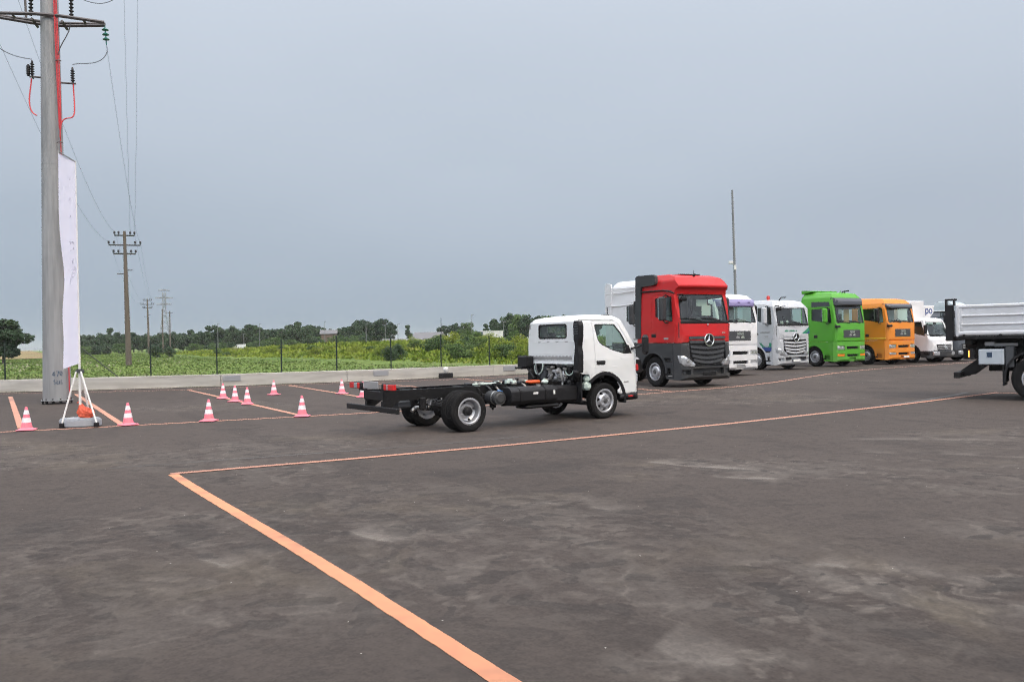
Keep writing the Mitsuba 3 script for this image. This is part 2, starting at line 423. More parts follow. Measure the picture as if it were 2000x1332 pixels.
# the pale strip of gravel and dirt along the foot of the wall
k = np.linspace(-34, 4, 90)
off = .35 + .25 * meshkit.fbm(np.stack([k * .7, k * 0, k * 0], -1), 3, seed=8)
strip = sg.Polygon([(a, wall_y(a) - o) for a, o in zip(k, off)] + [(a, wall_y(a) - .02) for a in k[::-1]])
v, f = sheet(strip, 0)
mat('gravel_dirt', mikit.proc(lambda p, n, uv: mix((.30, .27, .22), (.10, .10, .06), smoothstep(.4, .7, fbm(p.x * 1.3, p.y * 1.3, 0, 4)))), .9, spec=.1)
obj('gravel_strip', trimesh.Trimesh(np.c_[v, v[:, 0] * 0 + .012], f, process=False), 'gravel_dirt', smooth=False, kind='structure')

# ------------------------------------------------------------------ low wall with plaques, wire fence on it
w = thing('low_wall', 'long low pale concrete wall between the parking lot and the green field', 'wall')
line = sg.LineString([tuple(q) for q in WALL])
for a in range(len(WALL) - 1):
    seg = sg.LineString(WALL[a:a + 2]).buffer(.11, cap_style='flat')
    p = WALL[a:a + 2]
    L = np.linalg.norm(p[1] - p[0])
    cuts = np.linspace(0, 1, max(1, round(L / 6.0)) + 1)
    for c0, c1 in zip(cuts[:-1], cuts[1:]):
        q0, q1 = p[0] + (p[1] - p[0]) * (c0 + .003 / L), p[0] + (p[1] - p[0]) * (c1 - .003 / L)
        ang = math.degrees(math.atan2(*(q1 - q0)[::-1]))
        obj('wall_section', box(0, np.linalg.norm(q1 - q0), -.11, .11, -.05, .50 + .006 * math.sin(a * 7 + c0 * 9), .015), 'concrete', w, pl(q0[0], q0[1], ang), smooth=False)
for x in (-12.05, -6.05, -.15):
    ang = math.degrees(math.atan2(wall_y(x + .4) - wall_y(x - .4), .8))
    obj('plaque', box(-.36, .36, -.02, .02, .20, .44, .008), 'plaque', w, pl(x, wall_y(x) - .125 / math.cos(math.radians(ang)), ang), smooth=False, label='square grey plaque set in the wall')

fn = thing('wire_fence', 'dark green wire mesh fence with thin posts standing on the low wall', 'fence')
posts = [-34.5, -31.8, -29.1, -26.4, -23.7, -20.96, -18.0, -15.27, -12.65, -10.15, -7.9, -5.63, -3.41, -1.13, 1.1, 3.4, 5.7, 8, 10.3, 12.6, 15, 17.3, 19.6, 22, 24.3, 26.6, 29, 31.3, 33.6, 36]
hs = {-1: 0}
for k, x in enumerate(posts):
    lean = .012 * math.sin(k * 5.1)
    h = 2.02 + .05 * math.sin(k * 3.3)
    obj('post', tube([(x, wall_y(x), .48), (x + lean, wall_y(x), h), (x + lean, wall_y(x), h + .01)], [.032, .03, .012], 8), 'fence_green', fn)
obj('brace', tube([(-17.9, wall_y(-17.9), 1.72), (-16.55, wall_y(-16.55), .5)], .022, 6), 'fence_green', fn)
wires = []
xs = np.arange(-34.5, 36.01, .12)
for z in np.arange(.56, 1.95, .2):
    wires.append(tube([(x, wall_y(x), z) for x in posts], .0022, 3))
for x in xs:
    wires.append(tube([(x, wall_y(x), .52), (x, wall_y(x), 1.93)], .0013, 3))
obj('wire_mesh', wires, 'fence_green', fn, smooth=False, kind='stuff')

# floodlight at the wall's foot
t = thing('floodlight', 'small black floodlight box with a round white cap at the foot of the low wall', 'floodlight')
to = pl(-3.15, 38.95, 28)
obj('body', box(-.32, .32, -.14, .14, .0, .24, .03), 'plastic_black', t, to)
obj('cap', lathe([(0, .52), (.07, .51), (.12, .46), (.13, .38), (.08, .30), (.04, .22)], 16), 'white_metal', t, to, smooth=True)
# ------------------------------------------------------------------ vegetation
rng = np.random.default_rng(11)


def blades(x, y, z, h, w, lean, per=1):
    """Grass: for each root one narrow bent blade of two triangles."""
    n = len(x)
    a = rng.uniform(0, 2 * np.pi, n)
    d = np.stack([np.cos(a), np.sin(a), 0 * a], 1)
    s = np.stack([-np.sin(a), np.cos(a), 0 * a], 1)
    r = np.stack([x, y, z], 1)
    m = r + d * (lean * h * .3)[:, None] + np.array([0, 0, 1.0]) * (h * .6)[:, None]
    t = r + d * (lean * h)[:, None] + np.array([0, 0, 1.0]) * h[:, None]
    w = w[:, None] * s
    v = np.stack([r - w * .7, r + w * .7, m + w, m - w, t], 1).reshape(-1, 3)
    k = np.arange(n)[:, None] * 5
    return trimesh.Trimesh(v, np.vstack([k + [0, 1, 2], k + [0, 2, 3], k + [3, 2, 4]]), process=False)


def scatter(n, x0, x1, y0, y1, keep):
    x, y = rng.uniform(x0, x1, n), rng.uniform(y0, y1, n)
    k = keep(x, y)
    return x[k], y[k]


def clump(x, y, f, s):
    return meshkit.fbm(np.stack([x * f, y * f, x * 0], -1), 3, seed=s)


# tall weeds just behind the wall
x, y = scatter(60000, -40, 26, 34, 62, lambda x, y: (y > wall_y(x) + .3) & (y < wall_y(x) + 3 + 8 * clump(x, y, .12, 3)) & (rng.random(len(x)) < .35 + clump(x, y, .5, 4)))
h = (.18 + .45 * clump(x, y, .25, 5)) * rng.uniform(.6, 1.25, len(x)) * np.where(x < -14, 1.25, .85)
obj('tall_grass', blades(x, y, field_z(x, y), h, .012 + .02 * rng.random(len(x)), rng.uniform(.05, .55, len(x))), 'grass_tall', smooth=False, kind='stuff', label='tall mixed grass and weeds behind the low wall')
# pale seed heads standing in it at the left
x, y = scatter(1000, -32, -17, 34.5, 44, lambda x, y: (y > wall_y(x) + .4) & (clump(x, y, .35, 9) > .52))
h = rng.uniform(.75, 1.25, len(x)) * (.7 + .5 * clump(x, y, .3, 6))
hb = []
tops = np.stack([x, y, field_z(x, y) + h], 1)
u = rng.normal(size=(len(x), 3, 3)) * .035
obj('seed_heads', trimesh.Trimesh((tops[:, None] + u).reshape(-1, 3), np.arange(len(x) * 3).reshape(-1, 3), process=False), 'seed_pale', smooth=False, kind='stuff', label='pale flowering seed heads above the grass behind the wall')


def yb(x):
    return np.interp(x, [-400, -118, -53, -19, -3.8, 1.2, 10, 60, 300], [420, 272, 143, 90, 61.6, 56.8, 66, 110, 260])


# the crop in the field
x, y = scatter(150000, -150, 20, 36, 250, lambda x, y: (y > wall_y(x) + 2) & (y < yb(x)) & (np.abs(x) < y * .66) & (rng.random(len(x)) < np.clip(70 / y, .3, 1)))
h = rng.uniform(.04, .10, len(x)) * (.7 + .6 * clump(x, y, .15, 7))
obj('crop_plants', blades(x, y, field_z(x, y), h, .03 + .0013 * y * rng.random(len(x)), rng.uniform(.2, .8, len(x))), 'grass_crop', smooth=False, kind='stuff', label='green crop covering the flat field')
# bright meadow and scrub on the bank beyond it
x, y = scatter(260000, -160, 60, 56, 230, lambda x, y: (y > yb(x)) & (y < yb(x) + 75) & (np.abs(x) < y * .66) & (rng.random(len(x)) < np.clip(80 / y, .3, 1)))
h = (.25 + 1.0 * np.clip(clump(x, y, .16, 8) - .25, 0, 1) * np.clip((y - yb(x)) / 14, .25, 1)) * rng.uniform(.5, 1.2, len(x))
obj('meadow', blades(x, y, field_z(x, y), h, .05 + .0012 * y * rng.random(len(x)), rng.uniform(.1, .7, len(x))), 'leaf_bright', smooth=False, kind='stuff', label='bright rough meadow on the bank behind the field')


def leaves(c, r, size, n, seed, flat=.55):
    """n leaf clusters (bent quads) spread through lumpy blobs with centres c and radii r."""
    g = np.random.default_rng(seed)
    c, r = np.asarray(c, float), np.asarray(r, float)
    w = r ** 2.2
    k = g.choice(len(c), n, p=w / w.sum())
    d = g.normal(size=(n, 3))
    d /= np.linalg.norm(d, axis=1, keepdims=True)
    q = c[k] + d * (r[k] * g.uniform(.35, 1.08, n) ** .6)[:, None] * [1, 1, .85]
    nn = d * .7 + g.normal(size=(n, 3)) * .6 + [0, 0, flat]
    nn /= np.linalg.norm(nn, axis=1, keepdims=True)
    a = np.cross(nn, g.normal(size=(n, 3)))
    a /= np.linalg.norm(a, axis=1, keepdims=True)
    b = np.cross(nn, a)
    s = (size * g.uniform(.5, 1.25, n))[:, None]
    v = np.stack([q - a * s, q + b * s * .7 + nn * s * .15, q + a * s, q - b * s * .7 - nn * s * .15], 1).reshape(-1, 3)
    i = np.arange(n)[:, None] * 4
    return trimesh.Trimesh(v, np.vstack([i + [0, 1, 2], i + [0, 2, 3]]), process=False)


def make_tree(name, H, W, seed, leafmat, n=5200, size=.24, slim=1.0):
    """A shapegroup of trunk (with limbs) and crown, about H tall and W wide."""
    g = np.random.default_rng(seed)
    limbs, cs, rs = [], [], []
    top = np.array([g.normal() * .1, g.normal() * .1, H * .8])
    limbs.append(tube([(0, 0, -.2), (g.normal() * .05, g.normal() * .05, H * .25), tuple(top * [.6, .6, .65]), tuple(top)], [.16, .13, .08, .02], 7, 8) if False else tube([(0, 0, -.2), (.03, 0, H * .25), tuple(top * [.6, .6, .65]), tuple(top)], [H * .020, H * .016, H * .010, H * .003], 7))
    for k in range(19):
        z = H * g.uniform(.12, .86)
        prof = np.sin(np.clip((z / H - .02) / 1.0, 0, 1) ** slim * np.pi) ** .7
        a = g.uniform(0, 2 * np.pi)
        rr = W * .5 * prof * g.uniform(.25, .85)
        e = np.array([math.cos(a) * rr, math.sin(a) * rr, z + H * g.uniform(.0, .08)])
        limbs.append(tube([(0, 0, z * .7), tuple(e * [.5, .5, 1] - [0, 0, H * .05]), tuple(e)], [H * .008, H * .005, H * .002], 5))
        cs.append(e)
        rs.append(W * .5 * g.uniform(.24, .46) * (.55 + .5 * prof))
    cs.append(np.array([0, 0, H * .86])); rs.append(H * .11)
    cs.append(np.array([0, 0, H * .55])); rs.append(W * .27)
    scene[name] = {'type': 'shapegroup', 'trunk': mikit.ply(tm(limbs), 'trunk_bark', smooth=True), 'crown': mikit.ply(leaves(cs, rs, size * H / 8, n, seed), leafmat, smooth=False)}


make_tree('tree_shape_a', 10, 7.0, 1, 'leaf_dark', n=6200)
make_tree('tree_shape_b', 10, 5.6, 2, 'leaf_dark', slim=.85)
make_tree('tree_shape_c', 10, 8.2, 3, 'leaf_dark')
make_tree('tree_shape_d', 10, 4.0, 4, 'leaf_dark', slim=.8, n=3800)
make_tree('tree_shape_e', 10, 9.0, 5, 'leaf_mid', n=6500)
make_tree('bush_shape_a', 3, 4.2, 6, 'leaf_mid', n=2600, size=.30)
make_tree('bush_shape_b', 3, 3.4, 7, 'leaf_dark', n=2200, size=.30)
make_tree('bush_shape_c', 3, 4.6, 8, 'leaf_bright', n=2400, size=.30)


def plant(name, shape, x, y, h, label, cat, group=None, native=10, deg=0, sx=1.0):
    k = thing(name, label, cat, group)
    s = h / native
    scene[k] = {'type': 'instance', 'shapegroup': {'type': 'ref', 'id': shape}, 'to_world': T().translate([x, y, float(field_z(np.array(x), np.array(y))) - .1]).rotate([0, 0, 1], deg).scale([s * sx, s * sx, s])}


g = np.random.default_rng(21)
# the dark tree line along the far edge of the field (x over y is the bearing; listed in world metres)
line_trees = []
b = -.545
while b < -.155:
    Yt = g.uniform(255, 330)
    line_trees.append((b * Yt, Yt, g.choice([g.uniform(5.8, 7.8), g.uniform(7.4, 9.4)]) * (1.0 if b > -.40 else .88), g.choice(['a', 'b', 'c', 'd', 'a'], p=[.25, .2, .25, .15, .15])))
    b += g.uniform(.0036, .0072)
b = -.55
while b < -.15:                                          # a second row behind closes most gaps
    Yt = g.uniform(345, 385)
    line_trees.append((b * Yt, Yt, g.uniform(6.5, 8.8), g.choice(['a', 'b', 'c'])))
    b += g.uniform(.006, .011)
for x, y, h, s in line_trees:
    part = 'left of the utility pole' if x / y < -.48 else 'behind the thin far poles' if x / y < -.40 else 'behind the white van' if x / y < -.30 else 'at its right end'
    kind_ = {'a': 'rounded', 'b': 'upright', 'c': 'broad', 'd': 'slim'}[s] + (', fairly tall' if h > 7.8 else ', lower')
    plant('tree', f'tree_shape_{s}', x, y, h, f'{kind_} dark tree of the far tree line, {part}', 'tree', f'trees of the far tree line {part}, {kind_}', deg=g.uniform(0, 360), sx=g.uniform(.85, 1.15))
for x, y, h, s in ((-44, 300, 8.4, 'b'), (-39, 310, 7.4, 'd'), (-24, 290, 6.4, 'a'), (-19.5, 290, 7.2, 'c'), (-15.5, 284, 7.0, 'e'), (-8.5, 270, 6.2, 'd'), (-6, 275, 8.0, 'b'), (-1.8, 268, 7.4, 'c')):
    plant('tree', f'tree_shape_{s}', x, y, h, 'smaller green tree beside the white building and the road in the distance', 'tree', 'trees around the distant road', deg=g.uniform(0, 360))
for x, y, h, s in ((-.5, 235, 8.6, 'c'), (1.8, 232, 8.0, 'e'), (4.6, 230, 7.9, 'c'), (7.6, 236, 7.6, 'a'), (11, 240, 7.6, 'e'), (15, 236, 7.8, 'c'), (19, 240, 7.5, 'e'), (25, 245, 7.6, 'a'), (31, 240, 7.7, 'c'), (40, 250, 7.4, 'e')):
    plant('tree', f'tree_shape_{s}', x, y, h, 'green tree in the clump to the right of the white building, behind the trucks', 'tree', 'trees right of the white building', deg=g.uniform(0, 360))
plant('tree', 'tree_shape_a', -69, 112, 6.5, 'large dark tree at the left edge of the picture, beyond the field', 'tree', deg=40, sx=1.35)
plant('tree', 'tree_shape_c', -95, 150, 7.0, 'dark tree behind the large one at the left edge', 'tree', deg=100)
plant('tree', 'tree_shape_a', -134, 255, 5.2, 'small lone round tree seen between the large left tree and the steel pole', 'tree', deg=10, sx=1.3)
plant('tree', 'tree_shape_d', -142, 292, 9.5, 'slim tree right beside the steel pole at its left edge', 'tree', deg=70)
plant('bush', 'bush_shape_b', -64.6, 150, 2.4, 'dark round bush in the field in front of the wooden power poles', 'bush', native=3, sx=1.2)
plant('bush', 'bush_shape_b', -62.4, 151, 2.0, 'smaller dark bush touching the round bush by the power poles', 'bush', native=3)
for k in range(46):
    b = g.uniform(-.36, .03)
    x0 = 0
    for yy in np.arange(56, 260, 1.0):
        if yy > yb(b * yy):
            break
    yy += g.uniform(4, 42)
    plant('bush', g.choice(['bush_shape_a', 'bush_shape_c', 'bush_shape_c']), b * yy, yy, g.uniform(.8, 1.7), 'leafy green bush on the overgrown bank behind the field', 'bush', 'bushes on the bank', native=3, deg=g.uniform(0, 360), sx=g.uniform(.9, 1.5))
for b, yy, h in ((-.147, 74, 1.55), (-.138, 76, 1.7), (-.065, 72, 1.3), (-.055, 84, 1.5), (-.012, 78, 1.35)):
    plant('bush', 'bush_shape_b', b * yy, yy, h, 'darker bush standing out on the bright overgrown bank', 'bush', 'darker bushes on the bank', native=3, deg=b * 5000)
for k in range(30):
    b = g.uniform(-.54, -.17)
    yy = g.uniform(236, 250)
    plant('bush', g.choice(['bush_shape_a', 'bush_shape_a', 'bush_shape_b']), b * yy, yy, g.uniform(2.2, 3.6), 'bush at the foot of the far tree line', 'bush', 'bushes under the tree line', native=3, deg=g.uniform(0, 360), sx=1.3)
# ploughed patch with a low bank at the left
px = np.linspace(-128, -99, 30)
pv = []
for r_ in range(8):
    yy = 168 + r_ * 8
    pv.append(np.stack([px * (yy / 180), px * 0 + yy, field_z(px, px * 0 + yy) + .05 + 1.5 * r_ / 7 * np.clip((px + 128) / 8, 0, 1) * np.clip((-99 - px) / 6, 0, 1)], 1))
pv = np.array(pv)
i, j = np.meshgrid(np.arange(7), np.arange(29), indexing='ij')
q = np.stack([i * 30 + j, i * 30 + j + 1, (i + 1) * 30 + j + 1, (i + 1) * 30 + j], -1).reshape(-1, 4)
mat('bare_soil', mikit.proc(lambda p, n, uv: mix((.20, .13, .085), (.15, .15, .07), fbm(p.x * .2, p.y * .08, 0, 3))), .9, spec=.1)
obj('bare_field', trimesh.Trimesh(pv.reshape(-1, 3), np.vstack([q[:, [0, 1, 2]], q[:, [0, 2, 3]]]), process=False), 'bare_soil', smooth=True, kind='structure')
# ------------------------------------------------------------------ cones
CONE = {}


def cone_mesh():
    R = lambda z: .115 - .092 * (z - .03) / .46
    b = lambda z0, z1, g=0: lathe([(R(z0) + g, z0), (R(z1) + g, z1)], 28)
    base = [box(-.17, .17, -.17, .17, 0, .028, .012), lathe([(.15, .028), (.135, .045), (.118, .055)], 28)]
    return {'base': (base, 'cone_pink'), 'body': ([lathe([(.118, .05), (R(.07), .07), (R(.49), .49), (.012, .492), (.010, .45)], 28)], 'cone_pink'),
            'band': ([b(.165, .265, .0025)], 'cone_white'), 'band_001': ([b(.335, .425, .0025)], 'cone_white')}


CONE = {k: mikit.ply(tm(m), b, smooth=40) for k, (m, b) in cone_mesh().items()}
cones = [(-10.25, 17.39, 'pink and white traffic cone nearest the left edge, left of the banner stand'), (-8.44, 18.09, 'traffic cone just right of the banner stand, at the end of a bay line'),
         (-6.89, 18.69, 'traffic cone standing alone on the front line, midway between banner stand and chassis truck'), (-9.36, 26.67, 'leftmost of the three small traffic cones in a row on a bay line'),
         (-8.44, 25.08, 'middle one of the three small traffic cones in a row on a bay line'), (-7.68, 23.87, 'rightmost of the three small traffic cones in a row on a bay line'),
         (-8.16, 28.2, 'small pink traffic cone standing farthest back, close to the low wall'), (-4.96, 19.4, 'pink and white traffic cone at the line corner, nearest left of the chassis truck'),
         (-5.8, 28.01, 'small traffic cone behind the tail of the chassis truck, left of its lamps'), (-4.73, 26.04, 'traffic cone half hidden behind the left tail lamp of the chassis truck')]
for k, (x, y, lab) in enumerate(cones):
    c = thing('traffic_cone', lab, 'traffic cone', 'traffic cones on the bay lines')
    for part, d in CONE.items():
        obj(part, d, None, c, T().translate([x, y, .009]).rotate([0, 0, 1], k * 37 + 15).rotate([1, 0, 0], (k % 3 - 1) * .8 * 0))

# ------------------------------------------------------------------ big steel pole at the left
t = thing('steel_power_pole', 'tall thick galvanized steel power pole at the left with cross arm and insulators', 'power pole')
PX, PY = -14.37, 26.05
to = pl(PX, PY, 0)
n = 16


def pole_r(z):
    return .405 - .0118 * z


zs = np.linspace(.13, 17.0, 40)
obj('shaft', lathe([(pole_r(z), z) for z in zs], n), 'galvanized', t, to, smooth=12)
for z in (4.55, 4.95, 7.35, 7.50):
    obj('joint_ring', lathe([(pole_r(z) - .01, z - .012), (pole_r(z) + .007, z - .012), (pole_r(z) + .007, z + .012), (pole_r(z) - .01, z + .012)], n), 'galvanized', t, to, smooth=12)
obj('base_plate', [lathe([(.0, .10), (.45, .10), (.45, .13), (.0, .13)], 32)], 'galvanized', t, to)
for k in range(12):
    a = k * math.pi / 6 + .2
    obj('anchor_bolt', [cyl((.41 * math.cos(a), .41 * math.sin(a), -.02), (.41 * math.cos(a), .41 * math.sin(a), .17), .018, sides=6), cyl((.41 * math.cos(a), .41 * math.sin(a), .05), (.41 * math.cos(a), .41 * math.sin(a), .10), .034, sides=6)], 'frame_black', t, to)
ca, sa = .957, .29
aw = lambda s, z, o=0: (ca * s - sa * o, sa * s + ca * o, z)
for o in (-.32, .32):
    obj('cross_arm', tube([aw(-1.62, 12.12, o * .25), aw(-.35, 12.12, o), aw(.35, 12.12, o), aw(1.58, 12.12, o * .25)], .055, 4), 'arm_steel', t, to, smooth=False)
obj('cross_arm', [tube([aw(-1.62, 12.05), aw(-.4, 11.93), aw(.4, 11.93), aw(1.58, 12.05)], .05, 4), tube([aw(-.42, 11.95, -.35), aw(-.42, 11.95, .35)], .05, 4), tube([aw(.42, 11.95, -.35), aw(.42, 11.95, .35)], .05, 4), tube([aw(1.0, 12.1, -.18), aw(1.0, 12.1, .18)], .04, 4), tube([aw(-1.0, 12.1, -.18), aw(-1.0, 12.1, .18)], .04, 4)], 'arm_steel', t, to, smooth=False)


def disc_string(p, q, nd, r, rod=.02):
    p, q = np.array(p), np.array(q)
    prof = []
    L = np.linalg.norm(q - p)
    for k in range(nd):
        z = L * (.12 + .72 * k / nd)
        s = L * .72 / nd
        prof += [(rod, z), (r * .55, z + s * .15), (r, z + s * .42), (r * .98, z + s * .5), (r * .3, z + s * .62), (rod, z + s * .7)]
    m = lathe([(rod * .8, 0), (rod, L * .1)] + prof + [(rod, L * .9), (rod * .5, L)], 14)
    d = (q - p) / L
    a = np.cross(d, [0.2, 1, 0.1]); a /= np.linalg.norm(a)
    m.vertices = m.vertices @ np.stack([a, np.cross(d, a), d]) + p
    return m


for s, dx in ((1.58, .04), (-1.62, .14)):
    p, q = aw(s, 12.05), aw(s + dx, 11.42)
    obj('hanging_insulator', disc_string(p, q, 3, .105), 'insulator_green', t, to, smooth=30)
for s in (-.52, .62):
    obj('post_insulator', disc_string(aw(s, 12.16), aw(s, 12.95), 5, .075, .035), 'insulator_dark', t, to, smooth=30)
obj('upright_bar', tube([aw(-.66, 12.1), aw(-.70, 13.4)], .04, 4), 'arm_steel', t, to, smooth=False)
for s, z in ((-.52, 10.25), (.62, 10.12)):
    e = aw(s, z)
    obj('bracket', [tube([aw(math.copysign(.25, s), z), aw(s * 1.15, z)], .03, 4), tube([aw(s, z - .02, -.12), aw(s, z - .02, .12)], .025, 4)], 'arm_steel', t, to, smooth=False)
    obj('surge_arrester', disc_string((e[0], e[1], z), (e[0], e[1], z + .52), 5, .07, .035), 'insulator_dark', t, to, smooth=30)
    if s < 0:
        obj('surge_arrester', disc_string((e[0] - .10, e[1] - .04, z + .02), (e[0] - .10, e[1] - .04, z + .38), 4, .07, .05), 'insulator_dark', t, to, smooth=30)
# red cables down the shaft, and their loops to the arresters
for k, o in enumerate((0, .045, -.04)):
    obj('red_cable', tube([(.30 + o * .4, -.26 + o, 17), (.315 + o * .4, -.25 + o, 12.5), (.345 + o, -.2, 10), (.37 + o * .6, -.20, 8.6), (.37, -.16, 7.4), (.40, -.10, 4.0), (.425, -.06, .12)][: (7 if k == 0 else 4)], .016, 6, 40), 'red_cable', t, to, smooth=True)
obj('red_cable', tube([(.62, .16, 10.1), (.66, .12, 9.6), (.70, .05, 9.25), (.66, -.05, 8.98), (.52, -.15, 8.92), (.42, -.22, 8.75), (.39, -.24, 8.3)], .02, 6, 36), 'red_cable', t, to, smooth=True)
obj('red_cable', tube([(-.52, -.16, 10.2), (-.56, -.2, 9.7), (-.54, -.25, 9.35), (-.44, -.28, 9.1), (-.30, -.28, 9.0)], .02, 6, 30), 'red_cable', t, to, smooth=True)
obj('red_cable', tube([(.58, .12, 12.0), (.54, .0, 11.6), (.42, -.15, 11.2), (.36, -.22, 10.9)], .016, 6, 30), 'wire_dark', t, to, smooth=True)
obj('jumper_wire', tube([aw(1.62, 11.4), aw(1.56, 11.05), aw(1.3, 10.85), aw(.95, 10.78), aw(.62, 10.72)], .011, 5, 30), 'wire_dark', t, to, smooth=True)
obj('jumper_wire', tube([aw(-1.48, 11.4), aw(-1.5, 11.2), aw(-1.2, 10.95), aw(-.9, 10.85), aw(-.52, 10.8)], .011, 5, 30), 'wire_dark', t, to, smooth=True)
obj('jumper_wire', tube([aw(.64, 12.95), aw(1.0, 12.8), aw(1.5, 12.75), aw(1.9, 12.95), aw(2.2, 13.4)], .011, 5, 30), 'wire_dark', t, to, smooth=True)
for z in (10.7, 8.15, 6.0):
    obj('cable_clamp', tube([(.30, -.27, z), (.40, -.27, z + .02), (.46, -.22, z)], .018, 5), 'arm_steel', t, to)
# hand painted marks low on the shaft: dark blue strokes wrapped on the tube
strokes = [[(.00, 1.0), (-.06, .92), (.04, .92)], [(.0, 1.02), (.0, .86)], [(.06, 1.02), (.13, 1.02), (.09, .86)], [(.16, .98), (.19, 1.03), (.23, .98), (.21, .88), (.17, .9), (.16, .98)],
           [(.02, .76), (-.02, .72), (.05, .66), (.0, .62)], [(.08, .74), (.08, .62), (.14, .63), (.15, .72)], [(.19, .76), (.19, .63), (.24, .64)]]
ms = []
for st in strokes:
    pts = []
    for u, z in st:
        a = -math.pi / 2 + .32 + u / .4
        r = pole_r(z) * .992 + .002
        pts.append((r * math.cos(a), r * math.sin(a), z))
    ms.append(tube(pts, .013, 5))
mat('marker_blue', (.03, .07, .13), .7)
obj('painted_marks', ms, 'marker_blue', t, to, kind='stuff')

# ------------------------------------------------------------------ banner on its tripod
t = thing('flag_banner', 'tall white advertising flag on a telescopic pole with tripod legs and a grey water base', 'banner')
BX, BY = -9.485, 18.10
to = pl(BX, BY, 0)
A = np.array([.01, -.70, 0])                      # the cloth runs from its pole to the left and towards the viewer
zz = np.linspace(1.38, 5.78, 60)
uu = np.linspace(0, 1, 10)
vv = []
for z in zz:
    f_ = (z - 1.38) / 4.4
    sag = .24 * math.exp(-((f_ - .42) / .16) ** 2) + .10 * math.exp(-((f_ - .12) / .1) ** 2)
    for u in uu:
        wv = .035 * math.sin(u * 3.1 + f_ * 3) * u
        d = A * u * (1 - sag * u)
        drop = -.10 * u * max(0, 1 - f_ * 6) + .055 * u * max(0, f_ * 8 - 7)
        vv.append((d[0] + wv * .8, d[1] - wv * .6, z + drop))
vv = np.array(vv)
i, j = np.meshgrid(np.arange(59), np.arange(9), indexing='ij')
q = np.stack([i * 10 + j, i * 10 + j + 1, (i + 1) * 10 + j + 1, (i + 1) * 10 + j], -1).reshape(-1, 4)
fq = np.vstack([q[:, [0, 1, 2]], q[:, [0, 2, 3]]])
front = trimesh.Trimesh(vv, fq, process=False)
back = front.copy(); back.vertices = back.vertices + [.004, -.003, 0]
obj('cloth', front, 'banner_cloth', t, to, smooth=True)


def on_cloth(u, z):
    k = np.argmin((np.linspace(1.38, 5.78, 60) - z) ** 2) * 10
    a = vv[k:k + 10]
    p = np.array([np.interp(u, uu, a[:, c]) for c in range(3)])
    return p[0] + .006, p[1] - .008, z


ms = []
for (u0, z0, u1, z1) in ((.35, 5.35, .35, 5.39), (.35, 4.97, .38, 4.90), (.36, 4.55, .36, 4.58), (.22, 3.98, .30, 4.02), (.40, 3.95, .44, 4.02), (.20, 3.85, .24, 3.9), (.38, 3.84, .42, 3.80), (.25, 3.66, .35, 3.60), (.35, 3.60, .28, 3.55), (.18, 3.50, .15, 3.42), (.15, 3.42, .22, 3.36), (.30, 3.44, .38, 3.40), (.38, 3.34, .30, 3.38), (.25, 3.28, .36, 3.25), (.40, 3.30, .46, 3.22), (.46, 3.22, .5, 3.10)):
    ms.append(tube([on_cloth(u0, z0), on_cloth(u1, z1)], .007, 4))
obj('print', ms, 'banner_print', t, to, kind='stuff')
obj('top_rod', tube([(0, 0, 5.79), (A[0], A[1], 5.86)], .012, 6), 'steel', t, to)
obj('pole', tube([(0, 0, .14), (0, 0, 1.3), (0, 0, 5.82)], [.028, .026, .016], 10), 'white_metal', t, to)
obj('hub', [cyl((0, 0, 1.17), (0, 0, 1.26), .062, sides=14), box(-.09, .09, -.03, .03, 1.17, 1.23, .01)], 'plastic_mid', t, to)
for a in (222, 318, 90):
    a = math.radians(a)
    e = (.50 * math.cos(a) + (.12 if a < 6 and math.sin(a) < 0 else 0), .56 * math.sin(a) * .75, .06)
    obj('leg', tube([(.07 * math.cos(a), .07 * math.sin(a), 1.2), (e[0], e[1], .10)], .019, 8), 'white_metal', t, to)
    obj('foot', box(e[0] - .045, e[0] + .045, e[1] - .05, e[1] + .04, .0, .11, .012), 'plastic_black', t, to)
bp = poly([(.43 * math.cos(a) * (1 + .05 * math.cos(4 * a)), .33 * math.sin(a)) for a in np.linspace(0, 2 * np.pi, 36)[:-1]])
wb = ext(bp.buffer(-.05), 'z', .0, .19) + ext(bp, 'z', .03, .15) + ext(bp.buffer(-.02), 'z', .012, .175)
obj('water_base', wb, 'base_grey', t, to, smooth=50)
t = thing('orange_bag', 'crumpled orange bag lying on the grey base of the white flag', 'bag')
s = trimesh.creation.icosphere(4, 1.0)
v = s.vertices
bump = meshkit.fbm(v * 2.3 + 5, 4, seed=3) - .5
cr = np.abs(meshkit.fbm(v * 4.1 + 9, 3, seed=6) - .5)
v = v * (1 + .55 * bump - .55 * cr)[:, None] * [.19, .13, .13]
v[:, 2] = np.maximum(v[:, 2], -.10) + .10 + .13 * np.exp(-((v[:, 0] + .13) / .06) ** 2) * np.clip(v[:, 2] / .06, 0, 1)
obj('sack', trimesh.Trimesh(v, s.faces, process=False), 'bag_orange', t, pl(BX + .12, BY + .02, -8, .185), smooth=50)
obj('knot', [tube([(-.13, 0, .26), (-.15, .01, .31), (-.19, -.02, .35)], [.03, .018, .03], 7)], 'bag_orange', t, pl(BX + .12, BY + .02, -8, .185), smooth=50)

# ------------------------------------------------------------------ wooden line poles, pylon, mast, wires
ARMS = ((13.55, .95, .55), (12.55, 1.5, 1.0), (11.65, 1.05, .6))


